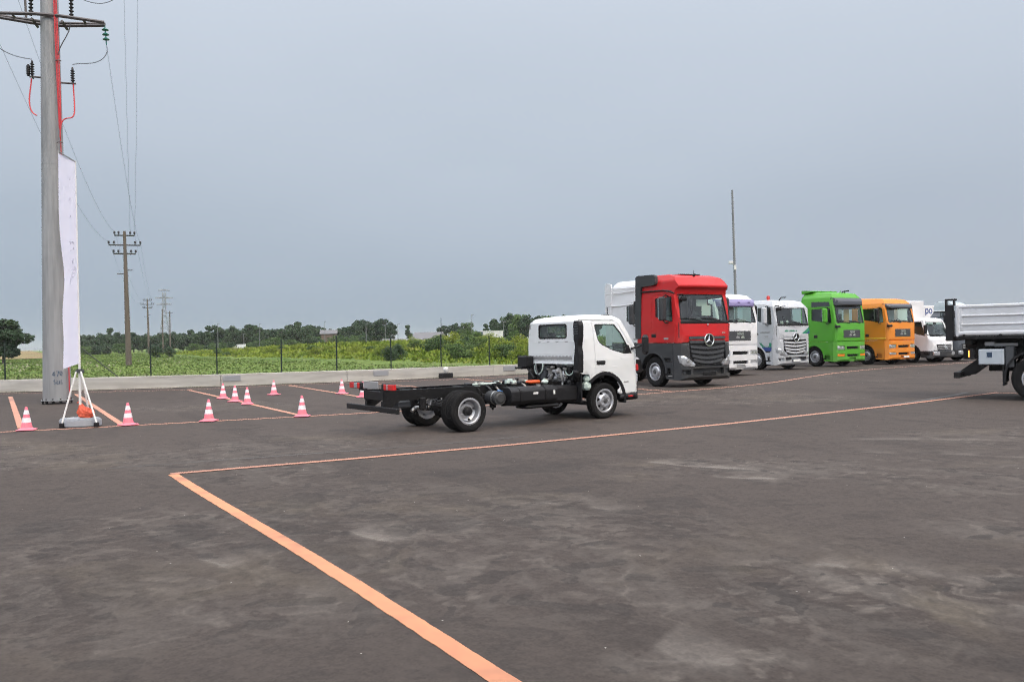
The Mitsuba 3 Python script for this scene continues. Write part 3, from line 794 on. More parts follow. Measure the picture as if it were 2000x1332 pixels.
def line_pole(name, x, y, h, label, deg=18):
    t = thing(name, label, 'utility pole')
    s = h / 14.0
    to = T().translate([x, y, -.1]).rotate([0, 0, 1], deg).scale(s)
    obj('shaft', tube([(0.18, 0, 0), (.1, 0, 6), (0, 0, 14)], [.30, .24, .14], 10), 'pole_dark', t, to)
    for z, w, w2 in ARMS:
        obj('cross_arm', tube([(-w, 0, z), (w, 0, z)], .075, 4), 'wire_dark', t, to, smooth=False)
        for u in (-w, -w2, w2, w):
            obj('insulator', [cyl((u, 0, z), (u, 0, z + .18), .03, sides=6), lathe([(.05, z + .16), (.11, z + .20), (.10, z + .25), (.07, z + .27), (.105, z + .31), (.09, z + .38), (.0, z + .4)], 8)] if False else [cyl((u, 0, z), (u, 0, z + .2), .035, sides=6), moved(lathe([(.05, .16), (.12, .20), (.11, .26), (.07, .28), (.115, .32), (.09, .40), (0, .42)], 8), u, 0, z)], 'insulator_dark', t, to)
    for z, u0, u1 in ((9.95, 0, .75), (9.55, -.75, 0)):
        obj('short_arm', tube([(u0, 0, z), (u1, 0, z)], .045, 4), 'wire_dark', t, to, smooth=False)
    return t


U1, U2, U3 = (-39.6, 84.9), (-101.5, 230.5), (-134, 310)
line_pole('utility_pole', *U1, 13.85, 'nearest brown utility pole with three cross arms, standing in the field')
line_pole('utility_pole', *U2, 15.6, 'second utility pole with three cross arms, farther off behind the round bush')
t = thing('utility_pole', 'plain thin pole in the distance just right of the second utility pole', 'utility pole')
obj('shaft', tube([(-98, 232, -.1), (-98, 232, 12.6)], [.2, .13], 8), 'pole_dark', t)
obj('short_arm', tube([(-98, 232, 10.6), (-96.9, 232, 10.6)], .06, 4), 'wire_dark', t, smooth=False)
t = thing('utility_pole', 'second plain thin pole in the distance, in front of the lattice pylon', 'utility pole')
obj('shaft', tube([(-103.4, 250, -.1), (-103.4, 250, 12.8)], [.25, .16], 8), 'pole_dark', t)
obj('short_arm', tube([(-104.4, 250, 12.2), (-102.4, 250, 12.2)], .07, 4), 'wire_dark', t, smooth=False)
# lattice pylon
t = thing('lattice_pylon', 'grey steel lattice pylon rising behind the far tree line at the left', 'pylon')
LX, LY, LH = -126.0, 300.0, 23.0
hw = lambda z: max(.45, 2.2 - 1.85 * min(1, z / (LH * .72)))
lat, arms = [], []
lv = list(np.linspace(0, LH * .95, 12))
for z0, z1 in zip(lv[:-1], lv[1:]):
    for k in range(4):
        c = [(1, 1), (-1, 1), (-1, -1), (1, -1)]
        (a, b), (c_, d) = c[k], c[(k + 1) % 4]
        lat += [tube([(a * hw(z0), b * hw(z0), z0), (a * hw(z1), b * hw(z1), z1)], .08, 4), tube([(a * hw(z0), b * hw(z0), z0), (c_ * hw(z1), d * hw(z1), z1)], .04, 4), tube([(c_ * hw(z0), d * hw(z0), z0), (a * hw(z1), b * hw(z1), z1)], .04, 4)]
for z, w in ((LH * .98, 2.0), (LH * .86, 3.0), (LH * .76, 2.6)):
    arms.append([tube([(-w, 0, z), (0, .4, z + .35), (w, 0, z)], .12, 4), tube([(-w, 0, z), (0, -.4, z), (w, 0, z)], .12, 4)])
mat('pylon_grey', (.30, .32, .34), .6)
obj('lattice_body', lat, 'pylon_grey', t, pl(LX, LY, 15), smooth=False)
for a in arms:
    obj('cross_arm', a, 'lattice_grey', t, pl(LX, LY, 15), smooth=False)
# wires
d = math.radians(18)
pa = lambda P, s, z, h=14.0: (P[0] + math.cos(d) * s * h / 14, P[1] + math.sin(d) * s * h / 14, z * h / 14)
for k, (p0, p1) in enumerate((((PX + 1.62 * ca, PY + 1.62 * sa, 11.42), pa(U1, 1.5, 12.8, 13.85)), ((PX + 2.15 * ca, PY + 2.15 * sa, 14.6), pa(U1, .55, 13.8, 13.85)), ((PX + 2.62 * ca, PY + 2.62 * sa, 15.2), pa(U1, .95, 13.8, 13.85)),
                              ((PX - 1.48 * ca, PY - 1.48 * sa, 11.42), pa(U1, -1.5, 12.8, 13.85)), ((PX - 1.1 * ca, PY - 1.1 * sa, 13.4), pa(U1, -.95, 13.8, 13.85)))):
    p0, p1 = np.array(p0), np.array(p1)
    s = np.linspace(0, 1, 50)
    pts = p0 + (p1 - p0) * s[:, None] - np.array([0, 0, 1.0]) * (4 * 1.3 * s * (1 - s))[:, None]
    w = thing('power_line', ('overhead wire leaving the green insulator on the right end of the cross arm', 'middle one of the three overhead wires right of the steel pole', 'outermost right one of the overhead wires near the steel pole', 'overhead wire from the left end of the cross arm, passing behind the steel pole', 'upper overhead wire left of the steel pole, crossing behind its shaft')[k], 'wire', 'overhead wires')
    obj('wire', tube(pts, .0045 + .006 * s, 5), 'wire_dark', w, smooth=True)
for u, z in ((-.95, 13.9), (.95, 13.9), (-1.5, 12.9), (1.5, 12.9)):
    p0, p1 = np.array(pa(U1, u, z, 13.85)), np.array(pa(U2, u, z, 15.6))
    s = np.linspace(0, 1, 40)
    w = thing('power_line', 'thin overhead wire running on from the first utility pole to the second one', 'wire', 'farther overhead wires')
    obj('wire', tube(p0 + (p1 - p0) * s[:, None] - np.array([0, 0, 1.0]) * (4 * 2.2 * s * (1 - s))[:, None], .008, 4), 'wire_dark', w, smooth=True)
# mast behind the trucks
t = thing('lamp_mast', 'tall thin grey mast rising behind the red truck and the white truck', 'mast')
obj('shaft', tube([(16.35, 60, 0), (16.2, 60, 12.3)], [.115, .065], 10), 'lattice_grey', t)
obj('camera_box', [box(15.85, 16.15, 59.9, 60.1, 6.95, 7.15, .03), tube([(16.27, 60, 6.9), (16.0, 60, 7.0)], .03, 5), box(16.2, 16.36, 59.85, 59.95, 6.5, 6.85, .02)], 'white_metal', t)

# ------------------------------------------------------------------ far things: van, car, building, sign, road lamps
t = thing('van', 'white delivery van driving past in front of the far tree line', 'van')
to = pl(-66.0, 200, 180, .72)
vp = poly([(-1.45, .3), (1.45, .3), (1.45, .75), (.95, .95), (.45, 1.45), (-1.45, 1.5)], .12)
obj('body', ext(vp, 'y', -.5, .5), 'paint_white_plain', t, to)
obj('window', [ext(poly([(.35, .95), (.85, .95), (.45, 1.35), (.35, 1.35)]), 'y', -.51, .51)], 'visor_grey', t, to)
for x in (-.95, .95):
    obj('wheel', cyl((x, -.5, .28), (x, .5, .28), .25), 'rubber', t, to)
t = thing('car', 'white car on the distant road left of the white building', 'car')
to = pl(-11.6, 200, 0, 1.2)
obj('body', [ext(poly([(-1.7, .25), (1.7, .25), (1.7, .55), (.95, .66), (.45, .98), (-.9, 1.0), (-1.6, .72)], .08), 'y', -.7, .7)], 'paint_white_plain', t, to)
obj('window', ext(poly([(.35, .66), (.78, .66), (.4, .92), (-.75, .94), (-1.1, .7)]), 'y', -.71, .71), 'visor_grey', t, to)
for x in (-1.05, 1.05):
    obj('wheel', cyl((x, -.68, .3), (x, .68, .3), .28), 'rubber', t, to)
t = thing('white_building', 'small flat roofed white building in the distance left of the chassis truck cab', 'building')
to = pl(-5.1, 200, -4, .6)
wall_ = box(-2.6, 2.6, 0, 4, 0, 3.55)
wins = [(-1.85, -1.0, 1.35, 2.2), (.35, 1.0, 1.55, 2.05), (1.05, 1.8, 1.55, 2.05), (1.85, 2.2, 1.55, 2.05), (-1.5, -1.0, .3, .9), (.6, 1.4, .3, .8)]
for x0, x1, z0, z1 in wins:
    wall_ = wall_ - box(x0, x1, -.1, .15, z0, z1)
obj('wall', wall_, 'house_white', t, to, smooth=False)
obj('roof', box(-2.7, 2.7, -.08, 4.1, 3.55, 3.68), 'house_white', t, to, smooth=False)
for x0, x1, z0, z1 in wins:
    obj('window', box(x0, x1, .10, .14, z0, z1), 'visor_grey', t, to, smooth=False)
t = thing('low_building', 'long low building with grey roof in the distance, left part of the bank skyline', 'building')
to = pl(-31.5, 200, 2, .2)
obj('wall', box(0, 9.5, 0, 6, 0, 2.0), 'house_white', t, to, smooth=False)
obj('roof', ext(poly([(-.3, 2.0), (6.3, 2.0), (3, 2.6)]), 'x', -.2, 9.7), 'roof_grey', t, to, smooth=False)
t = thing('gabled_house', 'house with a wide grey roof behind the bank, right of the long low building', 'house')
to = pl(-22.2, 212, -12, .4)
obj('wall', box(-3.4, 3.4, 0, 6, 0, 2.4), 'house_white', t, to, smooth=False)
obj('roof', ext(poly([(-.4, 2.3), (6.4, 2.3), (3, 4.0)]), 'x', -3.9, 3.9), 'roof_grey', t, to, smooth=False)
t = thing('brick_house', 'small pinkish house among the trees of the tree line', 'house')
to = pl(-58.2, 262, 6, .0)
mat('house_pink', (.17, .12, .10), .8)
obj('wall', box(-2.4, 2.4, 0, 4, 0, 5.2), 'house_pink', t, to, smooth=False)
obj('roof', ext(poly([(-.4, 5.1), (4.4, 5.1), (2, 6.4)]), 'x', -2.7, 2.7), 'roof_grey', t, to, smooth=False)
t = thing('road_sign', 'dark blue road sign on posts in the distance left of the white building', 'road sign')
obj('panel', box(-8.95, -7.05, 199.9, 200, 2.75, 4.05, .02), 'sign_navy', t)
for x in (-8.6, -7.4):
    obj('post', tube([(x, 200.05, .5), (x, 200.05, 3.9)], .06, 6), 'lattice_grey', t)
for k, (x, y, h) in enumerate(((-33.5, 190, 6.3), (-29.0, 190, 6.0), (-26.2, 190, 6.0), (-60.5, 198, 6.9), (-49.8, 220, 7.8), (-76.5, 215, 7.6), (-9.2, 190, 7.8), (-1.6, 160, 5.4), (-73, 225, 5))):
    t = thing('street_lamp', 'thin pale street lamp along the distant road', 'street lamp', 'street lamps along the distant road')
    obj('pole', tube([(x, y, 0), (x, y, h)], [.09, .05], 6), 'lattice_grey', t)
    obj('lamp_head', box(x - .1, x + .5, y - .1, y + .1, h - .02, h + .1, .03), 'lattice_grey', t)
t = thing('lamp_mast', 'thin dark mast on the distant road, rising above the trees left of the white building', 'mast')
obj('shaft', tube([(-8.2, 96, 0), (-8.2, 96, 4.5)], [.05, .03], 6), 'wire_dark', t)
# ------------------------------------------------------------------ vehicle builders (local axes: x forward, y left, z up, origin on the ground under the front axle)
WHEELS = {}


def ring_poly(pts):
    return m3.CrossSection([np.array(pts, float)], m3.FillRule.EvenOdd)


def wheel_parts(R, w, rr, dish, holes=8, hole_r=.035, hub=.10, nuts=8, rough=False):
    """Tyre and rim as dicts; the outer face looks along +z of the turning axis (mapped to -y by the pose)."""
    key = (R, w, rr, dish)
    if key in WHEELS:
        return WHEELS[key]
    h = w / 2
    prof = [(rr * .96, -h * .75), (rr, -h * .86), (rr + .02, -h * .93), (rr + (R - rr) * .45, -h), (rr + (R - rr) * .52, -h * 1.005), (rr + (R - rr) * .75, -h * .99), (R - .035, -h * .92), (R - .010, -h * .80), (R, -h * .7)]
    g = []
    for s in (-.42, 0.0, .42):
        g += [(R, h * s - .012), (R - .014, h * s - .009), (R - .014, h * s + .009), (R, h * s + .012)]
    prof = prof + g + [(a, -b) for a, b in reversed(prof)]
    tyre = lathe(prof, 56, 'z')
    # rim: a barrel with two lips, and a disc that is either deep in the dish or domed outwards
    t = .012
    barrel = [(rr - .004, h * .80), (rr + .012, h * .80), (rr + .012, h * .86), (rr - .012, h * .90), (rr - .03, h * .82), (rr - .04, h * .3), (rr - .055, 0), (rr - .04, -h * .8), (rr - .0, -h * .8), (rr - .0, -h * .86), (rr - .06, -h * .86), (rr - .085, -h * .2), (rr - .062, h * .3), (rr - .05, h * .78), (rr - .035, h * .86), (rr - .02, h * .84)]
    barrel = [(rr + .010, h * .90), (rr - .020, h * .92), (rr - .034, h * .80), (rr - .046, h * .25), (rr - .060, -h * .8), (rr - .004, -h * .8), (rr - .004, h * .70), (rr + .010, h * .78)]
    m = m3.Manifold.revolve(ring_poly(barrel), 48)
    if dish:
        z0 = -h * .35
        disc = [(hub * .6, z0 + .02), (rr * .55, z0 + .02), (rr * .72, z0 + .05), (rr - .05, z0 - .02), (rr - .05, z0 - .05), (rr * .7, z0 + .02), (rr * .55, z0 - .01), (hub * .6, z0 - .01)]
        hz, hr = z0 + .03, rr * .70
    else:
        z0 = h * .55
        disc = [(hub * .5, z0 + .055), (rr * .52, z0 + .06), (rr * .60, z0 + .045), (rr * .78, z0 - .01), (rr - .045, z0 - .07), (rr - .05, z0 - .10), (rr * .76, z0 - .04), (rr * .58, z0 + .015), (rr * .5, z0 + .03), (hub * .5, z0 + .025)]
        hz, hr = z0, rr * .76
    d = m3.Manifold.revolve(ring_poly(disc), 48)
    for k in range(holes):
        a = 2 * np.pi * (k + .5) / holes
        d = d - m3.Manifold.cylinder(.4, hole_r, hole_r, 14).translate((hr * math.cos(a), hr * math.sin(a), hz - .2))
    rim = m + d
    hubm, nut = [], []
    if dish:
        hubm = [cyl((0, 0, z0), (0, 0, h * .62), hub, hub * .96, 22), cyl((0, 0, h * .60), (0, 0, h * .72), hub * .8, hub * .6, 22)]
        nr = rr * .44
        for k in range(nuts):
            a = 2 * np.pi * k / nuts
            nut.append(cyl((nr * math.cos(a), nr * math.sin(a), z0 + .01), (nr * math.cos(a), nr * math.sin(a), z0 + .055), .015, sides=6))
    else:
        hubm = [cyl((0, 0, z0 - .05), (0, 0, z0 + .07), hub * .75, hub * .7, 22), lathe([(hub * .72, z0 + .06), (hub * .55, z0 + .085), (0, z0 + .088)], 22)]
        nr = rr * .40
        for k in range(nuts):
            a = 2 * np.pi * k / nuts
            nut.append(cyl((nr * math.cos(a), nr * math.sin(a), z0 + .05), (nr * math.cos(a), nr * math.sin(a), z0 + .09), .016, sides=6))
    back = [lathe([(.02, -h * .7), (rr - .05, -h * .7)], 24)]
    rot = lambda q: (lambda x: (setattr(x, 'vertices', x.vertices @ np.array([[1, 0, 0], [0, 0, 1], [0, -1, 0.0]])), x)[1])(tm(q).copy())
    WHEELS[key] = {'tyre': mikit.ply(rot(tyre), 'rubber', smooth=40), 'rim': mikit.ply(rot(rim), 'rim_steel', smooth=35), 'hub': mikit.ply(rot([*map(tm, hubm)]), 'plastic_black' if dish else 'rim_dark', smooth=40),
                   'wheel_nuts': mikit.ply(rot(nut), 'rim_steel', smooth=35), 'drum': mikit.ply(rot(back), 'frame_black', smooth=False)}
    return WHEELS[key]


def wheel(t, to, x, y, R, spec, left=False, spin=0.0, parts=('tyre', 'rim', 'hub', 'wheel_nuts', 'drum')):
    k = numbered(t + '__wheel')
    m = to @ T().translate([x, y, R])
    m = m @ T().rotate([0, 0, 1], 180) if left else m
    m = m @ T().rotate([0, 1, 0], spin)
    for p in parts:
        obj(p, wheel_parts(*spec)[p], None, k, m)


def mirror_y(m):
    m = tm(m).copy()
    m.vertices = m.vertices * [1, -1, 1]
    m.faces = m.faces[:, ::-1]
    return m


def build_cab(t, to, s):
    """Hollow cab: shell, two doors with handle and window, windscreen with a rubber edge, lining, dashboard, seats, steering wheel."""
    hw, x0, x1, zf = s['hw'], s['x0'], s['x1'], s['floor']
    side, front = poly(s['side'], s.get('rs', .05)), poly(sym(s['front']), s.get('rfr', .08))
    plan = sg.box(x0, -hw - .1, x1, hw + .1)
    rp = s.get('rp', .25)
    pp = [(x0, -hw), (x1 - rp, -hw)] + [(x1 - rp + rp * math.sin(a), -hw + rp - rp * math.cos(a)) for a in np.linspace(.15, 1.57, 8)]
    plan = poly(pp + [(x, -y) for x, y in reversed(pp)]).buffer(-.07, quad_segs=4).buffer(.07, quad_segs=4)

    def solid(i):
        b = lambda p: p.buffer(-i, join_style='mitre') if i else p
        return ext(b(side), 'y', -3, 3) ^ ext(b(front), 'x', -6, 6) ^ ext(b(plan), 'z', -1, 6)

    bulge, tuck = s.get('bulge', .07), s.get('tuck', 0)

    def warp(v):
        v = v.copy()
        f = np.clip((v[:, 0] - (x1 - 1.1)) / 1.1, 0, 1)
        v[:, 0] -= bulge * f * np.clip(np.abs(v[:, 1]) / hw, 0, 1.1) ** 2
        v[:, 1] *= 1 - tuck * f * f
        return v

    ws, sw = poly(s['ws'], .05), poly(s['sw'], .04)
    cut_ws, cut_sw = ext(ws, 'x', x1 - .65, x1 + 1), ext(sw, 'y', -3, 3)
    outer = solid(0)
    inner = solid(.055) ^ box(-9, 9, -9, 9, zf, 9)
    shell = outer - inner - cut_ws - cut_sw
    for c in s.get('cuts', []):
        shell = shell - c
    if s.get('rw'):
        rwp = poly(sym(s['rw']) if s.get('rw_sym', True) else s['rw'], .05)
        shell = shell - ext(rwp, 'x', x0 - .3, x0 + .25)
    door = poly(s['door'], .03)
    slab = ext(door, 'y', -3, 3) - box(-9, 9, -hw + .16, hw - .16, -9, 9)
    gap = ext(door.buffer(.009), 'y', -3, 3) - box(-9, 9, -hw + .16, hw - .16, -9, 9)
    dm = shell ^ slab
    shell = shell - gap
    ref = .16
    obj('cab', shell, s['paint'], t, to, warp=warp, ref=ref, smooth=32)
    prof = np.array(s['hwz'], float)
    ysurf = lambda z: np.interp(z, prof[:, 0], prof[:, 1])
    for sgn in (-1, 1):
        half = dm ^ (box(-9, 9, -9, 0, -9, 9) if sgn < 0 else box(-9, 9, 0, 9, -9, 9))
        dk = obj('door', half, s['paint'], t, to, warp=warp, ref=ref, smooth=32)
        v, f = sheet(sw.buffer(.01), .3)
        obj('window', trimesh.Trimesh(np.stack([v[:, 0], sgn * (ysurf(v[:, 1]) - .028), v[:, 1]], 1), f, process=False), s.get('glass', 'glass'), dk, to, warp=warp, smooth=True)
        rv = ext(sw.buffer(.012).difference(sw.buffer(-.022)), 'y', -.006, .006).refine_to_length(.2)
        rm = tm(rv)
        rm.vertices[:, 1] += sgn * (ysurf(rm.vertices[:, 2]) - .012)
        obj('window_seal', rm, 'plastic_black', dk, to, warp=warp, smooth=False)
        hx, hz, hl, hh = s['handle']
        yy = ysurf(hz)
        obj('handle', [box(hx - hl / 2, hx + hl / 2, sgn * yy - .012, sgn * yy + .012, hz - hh / 2, hz + hh / 2, .011), box(hx - hl * .4, hx + hl * .4, sgn * (yy + .012) - .012, sgn * (yy + .012) + .012, hz - .0, hz + hh * .3, .008)], 'plastic_black', dk, to, warp=warp)
    # windscreen
    (zb, xb), (zt, xt) = s['wsx']
    xs = lambda z: xb + (xt - xb) * (z - zb) / (zt - zb)
    v, f = sheet(ws.buffer(.012), .18)
    wk = obj('windscreen', trimesh.Trimesh(np.stack([xs(v[:, 1]) - .022, v[:, 0], v[:, 1]], 1), f, process=False), s.get('glass', 'glass'), t, to, warp=warp, smooth=True)
    seal = ws.buffer(.014).difference(ws.buffer(-.03))
    rm = tm(ext(seal, 'x', -.005, .008).refine_to_length(.2))
    rm.vertices[:, 0] += xs(rm.vertices[:, 2]) - .008
    obj('seal', rm, 'plastic_black', wk, to, warp=warp, smooth=False)
    zw = s['ws'][0][1]
    yw = abs(s['ws'][0][0])
    for q in s.get('wipers', (-.55, .25)):
        obj('wiper', [tube([(xs(zw) + .03, q * yw + .45, zw - .02), (xs(zw + .06) + .03, q * yw + .1, zw + .06), (xs(zw + .10) + .025, q * yw - .35, zw + .10)], .014, 5), tube([(xs(zw + .12) + .02, q * yw - .55, zw + .10), (xs(zw + .1) + .02, q * yw + .15, zw + .09)], .012, 5)], 'plastic_black', wk, to, warp=warp)
    if s.get('rw'):
        v, f = sheet(rwp.buffer(.01), .3)
        rk = obj('rear_window', trimesh.Trimesh(np.stack([v[:, 0] * 0 + x0 + .02, v[:, 0], v[:, 1]], 1), f, process=False), s.get('glass', 'glass'), t, to, smooth=True)
        obj('seal', ext(rwp.buffer(.012).difference(rwp.buffer(-.025)), 'x', x0 - .006, x0 + .02), 'plastic_black', rk, to)
    # inside
    lin_ = (solid(.058) ^ box(-9, 9, -9, 9, zf + .003, 9)) - (solid(.072) ^ box(-9, 9, -9, 9, zf + .02, 9)) - ext(ws.buffer(.02), 'x', x1 - .65, x1 + 1) - ext(sw.buffer(.02), 'y', -3, 3)
    if s.get('rw'):
        lin_ = lin_ - ext(rwp.buffer(.02), 'x', x0 - .3, x0 + .3)
    obj('lining', lin_, s.get('lining', 'interior_grey'), t, to, warp=warp, ref=.3, smooth=False)
    xd = xb - .12
    obj('dashboard', ext(poly([(xd, zb - .55), (xd, zb - .02), (xd - .15, zb + .03), (xd - .38, zb - .06), (xd - .42, zb - .3), (xd - .3, zb - .55)], .03), 'y', -hw + .1, hw - .1), 'interior_dark', t, to, smooth=40)
    sx = s.get('seat_x', xd - 1.05)
    zs = zb - .42
    for yy in (-hw * .52, hw * .52):
        sk = obj('seat', [box(sx - .05, sx + .45, yy - .24, yy + .24, zs - .16, zs, .05), box(sx - .14, sx + .02, yy - .23, yy + .23, zs - .08, zs + .62, .05)], s.get('seat', 'interior_dark'), t, to)
        obj('headrest', box(sx - .13, sx - .03, yy - .13, yy + .13, zs + .66, zs + .84, .04), s.get('seat', 'interior_dark'), sk, to)
    c = np.array([xd - .50, hw * .52, zb + .02])
    a = np.linspace(0, 2 * np.pi, 25)
    rim = [tuple(c + [.10 * math.sin(q) * -1, .22 * math.cos(q), .19 * math.sin(q)]) for q in a]
    obj('steering_wheel', [tube(rim, .016, 6), tube([tuple(c), (xd - .2, hw * .52, zb - .3)], .03, 6), tube([tuple(c + [0, -.2, 0]), tuple(c + [0, .2, 0])], .02, 5)], 'plastic_black', t, to)
    return warp, ysurf, xs


def mirror_head(t, to, x, z0, z1, y, deep=.2, wide=.26, arm=None, m='plastic_dark', warp=None):
    for sgn in (-1, 1):
        a, b = sorted((sgn * y, sgn * (y + wide)))
        k = obj('mirror', box(x - deep / 2, x + deep / 2, a, b, z0, z1, .05), m, t, to)
        obj('mirror_glass', box(x - deep / 2 - .004, x - deep / 2 + .01, a + .03, b - .03, z0 + .05, z1 - .05, .004), 'chrome', k, to)
        obj('mirror_arm', [tube([(x, sgn * (y + wide * .5), z1 - .03), (x + .08, sgn * (y + wide * .2), z1 + .06), (x + .05, sgn * (y - .1), z1 + .02)], .022, 6), tube([(x, sgn * (y + wide * .5), z0 + .03), (x + .08, sgn * (y + wide * .2), z0 - .08), (x + .05, sgn * (y - .1), z0 - .06)], .022, 6)], 'plastic_black', k, to)


def chassis(t, to, x_rear, x_front, z0, z1, yw=.42, th=.075, cross=()):
    for sgn in (-1, 1):
        y = sgn * yw
        a, b = sorted((y, y - sgn * th))
        web = sorted((y, y - sgn * .01))
        obj('frame_rail', box(x_rear, x_front, web[0], web[1], z0, z1) + box(x_rear, x_front, a, b, z0, z0 + .01) + box(x_rear, x_front, a, b, z1 - .01, z1), 'frame_black', t, to, smooth=False)
    for x in cross:
        obj('crossmember', box(x - .05, x + .05, -yw + .012, yw - .012, z0 + .03, z1 - .02, .01), 'frame_black', t, to, smooth=False)


def star_badge(t, to, x, y, z, r, parent=None):
    a = np.linspace(0, 2 * np.pi, 33)
    ms = [tube([(x, y + r * math.cos(q), z + r * math.sin(q)) for q in a], r * .105, 6)]
    for k in range(3):
        q = math.pi / 2 + k * 2 * math.pi / 3
        e = (x, y + r * math.cos(q), z + r * math.sin(q))
        sd = (-math.sin(q), math.cos(q))
        w = r * .17
        ms.append(m3.Manifold.hull_points(np.array([e, (x - .01, y + w * sd[0], z + w * sd[1]), (x - .01, y - w * sd[0], z - w * sd[1]), (x + .03, y, z), (x - .012, y, z)])))
    obj('star_emblem', [tm(q) for q in ms], 'chrome', parent or t, to, smooth=30)


def face_text(s, h, x, y, z, bold=False, stretch=1.0):
    """Lettering on a face that looks along +x; reads from the viewer's left (-y) to right."""
    m = text(s, h, bold, .006)
    v = m.vertices
    m.vertices = np.stack([v[:, 2] + x, (v[:, 0] - v[:, 0].mean()) * stretch + y, v[:, 1] + z], 1)
    return m
# ------------------------------------------------------------------ the white light truck, cab and bare chassis
t = thing('chassis_cab_truck', 'small white truck with bare black chassis and no body, in mid lot', 'truck')
to = pl(1.41, 18.235, 35.9)
CW = .918
side = [(-.66, .96), (-.66, 2.06), (-.58, 2.15), (-.05, 2.215), (.43, 2.19), (.62, 2.12), (1.04, 1.46), (1.11, 1.20), (1.12, .78), (1.11, .50), (.42, .50), (.42, .60)] + [(.55 * math.cos(a), .39 + .55 * math.sin(a)) for a in np.linspace(.42, 2.35, 12)] + [(-.42, .95)]
spec = dict(hw=CW, x0=-.66, x1=1.12, floor=1.16, side=side, front=[(CW - .01, .3), (CW, .9), (CW, 1.25), (CW - .05, 1.7), (CW - .12, 2.06), (CW - .22, 2.19), (CW - .5, 2.235)], rs=.04, rfr=.06, rp=.20, bulge=.08, tuck=.02,
            hwz=[(.3, CW - .01), (.9, CW), (1.25, CW), (1.7, CW - .05), (2.06, CW - .12)], ws=[(.80, 1.42), (-.80, 1.42), (-.70, 2.06), (.70, 2.06)], wsx=((1.42, 1.06), (2.06, .655)),
            sw=[(-.19, 2.0), (.42, 2.0), (.60, 1.80), (.87, 1.36), (.62, 1.36), (.24, 1.45), (-.06, 1.57), (-.14, 1.66)], door=[(-.24, .9), (-.24, 2.07), (.48, 2.07), (.97, 1.38), (.98, .52), (.46, .52), (.52, .62), (.40, .86), (.2, .98), (0, .995), (-.12, .98)],
            handle=(-.10, 1.185, .25, .09), rw=[(.475, 1.72), (.475, 2.01)], paint='paint_white', lining='interior_grey', seat_x=-.22, wipers=(-.5, .3),
            cuts=[box(-1, -.35, -.76, .76, .5, 1.165), box(-.62, .6, -.88, .88, .4, 1.10)])
warp, ysf, xs = build_cab(t, to, spec)
# pressed lines: sill crease along the side, vents on the rear wall, drip rail
for sgn in (-1, 1):
    obj('belt_crease', tube([(-.60, sgn * (CW + .0), 1.085), (.2, sgn * (CW + .001), 1.09), (.80, sgn * (CW - .004), 1.10)], .007, 6), 'paint_white', t, to, warp=warp, smooth=True)
    obj('drip_rail', tube([(-.60, sgn * (CW - .135), 2.10), (.30, sgn * (CW - .135), 2.11), (.52, sgn * (CW - .14), 2.07)], .010, 6), 'paint_white', t, to, warp=warp, smooth=True)
    obj('arch_trim', ext(poly([(.60 * math.cos(a), .39 + .60 * math.sin(a)) for a in np.linspace(-.15, 2.36, 20)] + [(.53 * math.cos(a), .39 + .53 * math.sin(a)) for a in np.linspace(2.36, -.15, 20)]), 'y', *sorted((sgn * (CW - .16), sgn * (CW + .012)))), 'plastic_black', t, to, smooth=40)
    obj('arch_liner', ext(poly([(.56 * math.cos(a), .39 + .56 * math.sin(a)) for a in np.linspace(.1, 2.6, 20)] + [(.54 * math.cos(a), .39 + .54 * math.sin(a)) for a in np.linspace(2.6, .1, 20)]), 'y', *sorted((sgn * (CW - .5), sgn * (CW - .15)))), 'plastic_black', t, to, smooth=40)
    obj('badge', box(.60, .75, *sorted((sgn * (CW - .01), sgn * (CW + .004))), .735, .765, .003), 'badge_grey', t, to, warp=warp)
    obj('badge', box(-.12, -.01, *sorted((sgn * (CW - .01), sgn * (CW + .004))), .99, 1.01, .003), 'badge_grey', t, to, warp=warp)
for k, y in enumerate(np.linspace(-.62, .62, 9)):
    obj('rear_rib', box(-.668, -.655, y - .048, y + .048, 1.628, 1.652, .005), 'badge_grey' if k % 2 else 'paint_white', t, to)
obj('rear_strip', box(-.672, -.655, -.64, .72, 1.255, 1.325, .008), 'badge_grey', t, to)
for y in np.linspace(-.60, .68, 12):
    obj('rear_rib', box(-.680, -.66, y - .03, y + .03, 1.30, 1.35, .008), 'badge_grey', t, to)
obj('rear_crease', tube([(-.663, -.85, 1.40), (-.663, .85, 1.40)], .006, 6), 'paint_white', t, to)
obj('rear_lip', box(-.675, -.64, -.78, .78, 1.165, 1.20, .008), 'paint_white', t, to)
# intake duct up the rear corner
dp = poly([(-.82, 1.0), (-1.00, 1.0), (-1.01, 1.38), (-.985, 1.55), (-1.02, 1.72), (-1.03, 1.98), (-.99, 2.07), (-.88, 2.07), (-.85, 1.98), (-.855, 1.72), (-.90, 1.55), (-.87, 1.38)], .03)
dk = obj('intake_duct', ext(dp, 'x', -.79, -.665) , 'plastic_black', t, to, smooth=35)
for z in np.linspace(1.80, 2.0, 5):
    obj('louvre', box(-.802, -.785, -1.00, -.88, z - .012, z + .012, .004), 'plastic_mid', dk, to)
obj('duct_elbow', tube([(-.78, -.92, 1.05), (-.74, -.86, .92), (-.60, -.70, .86), (-.4, -.6, .85)], .075, 10, 14), 'plastic_black', t, to, smooth=True)
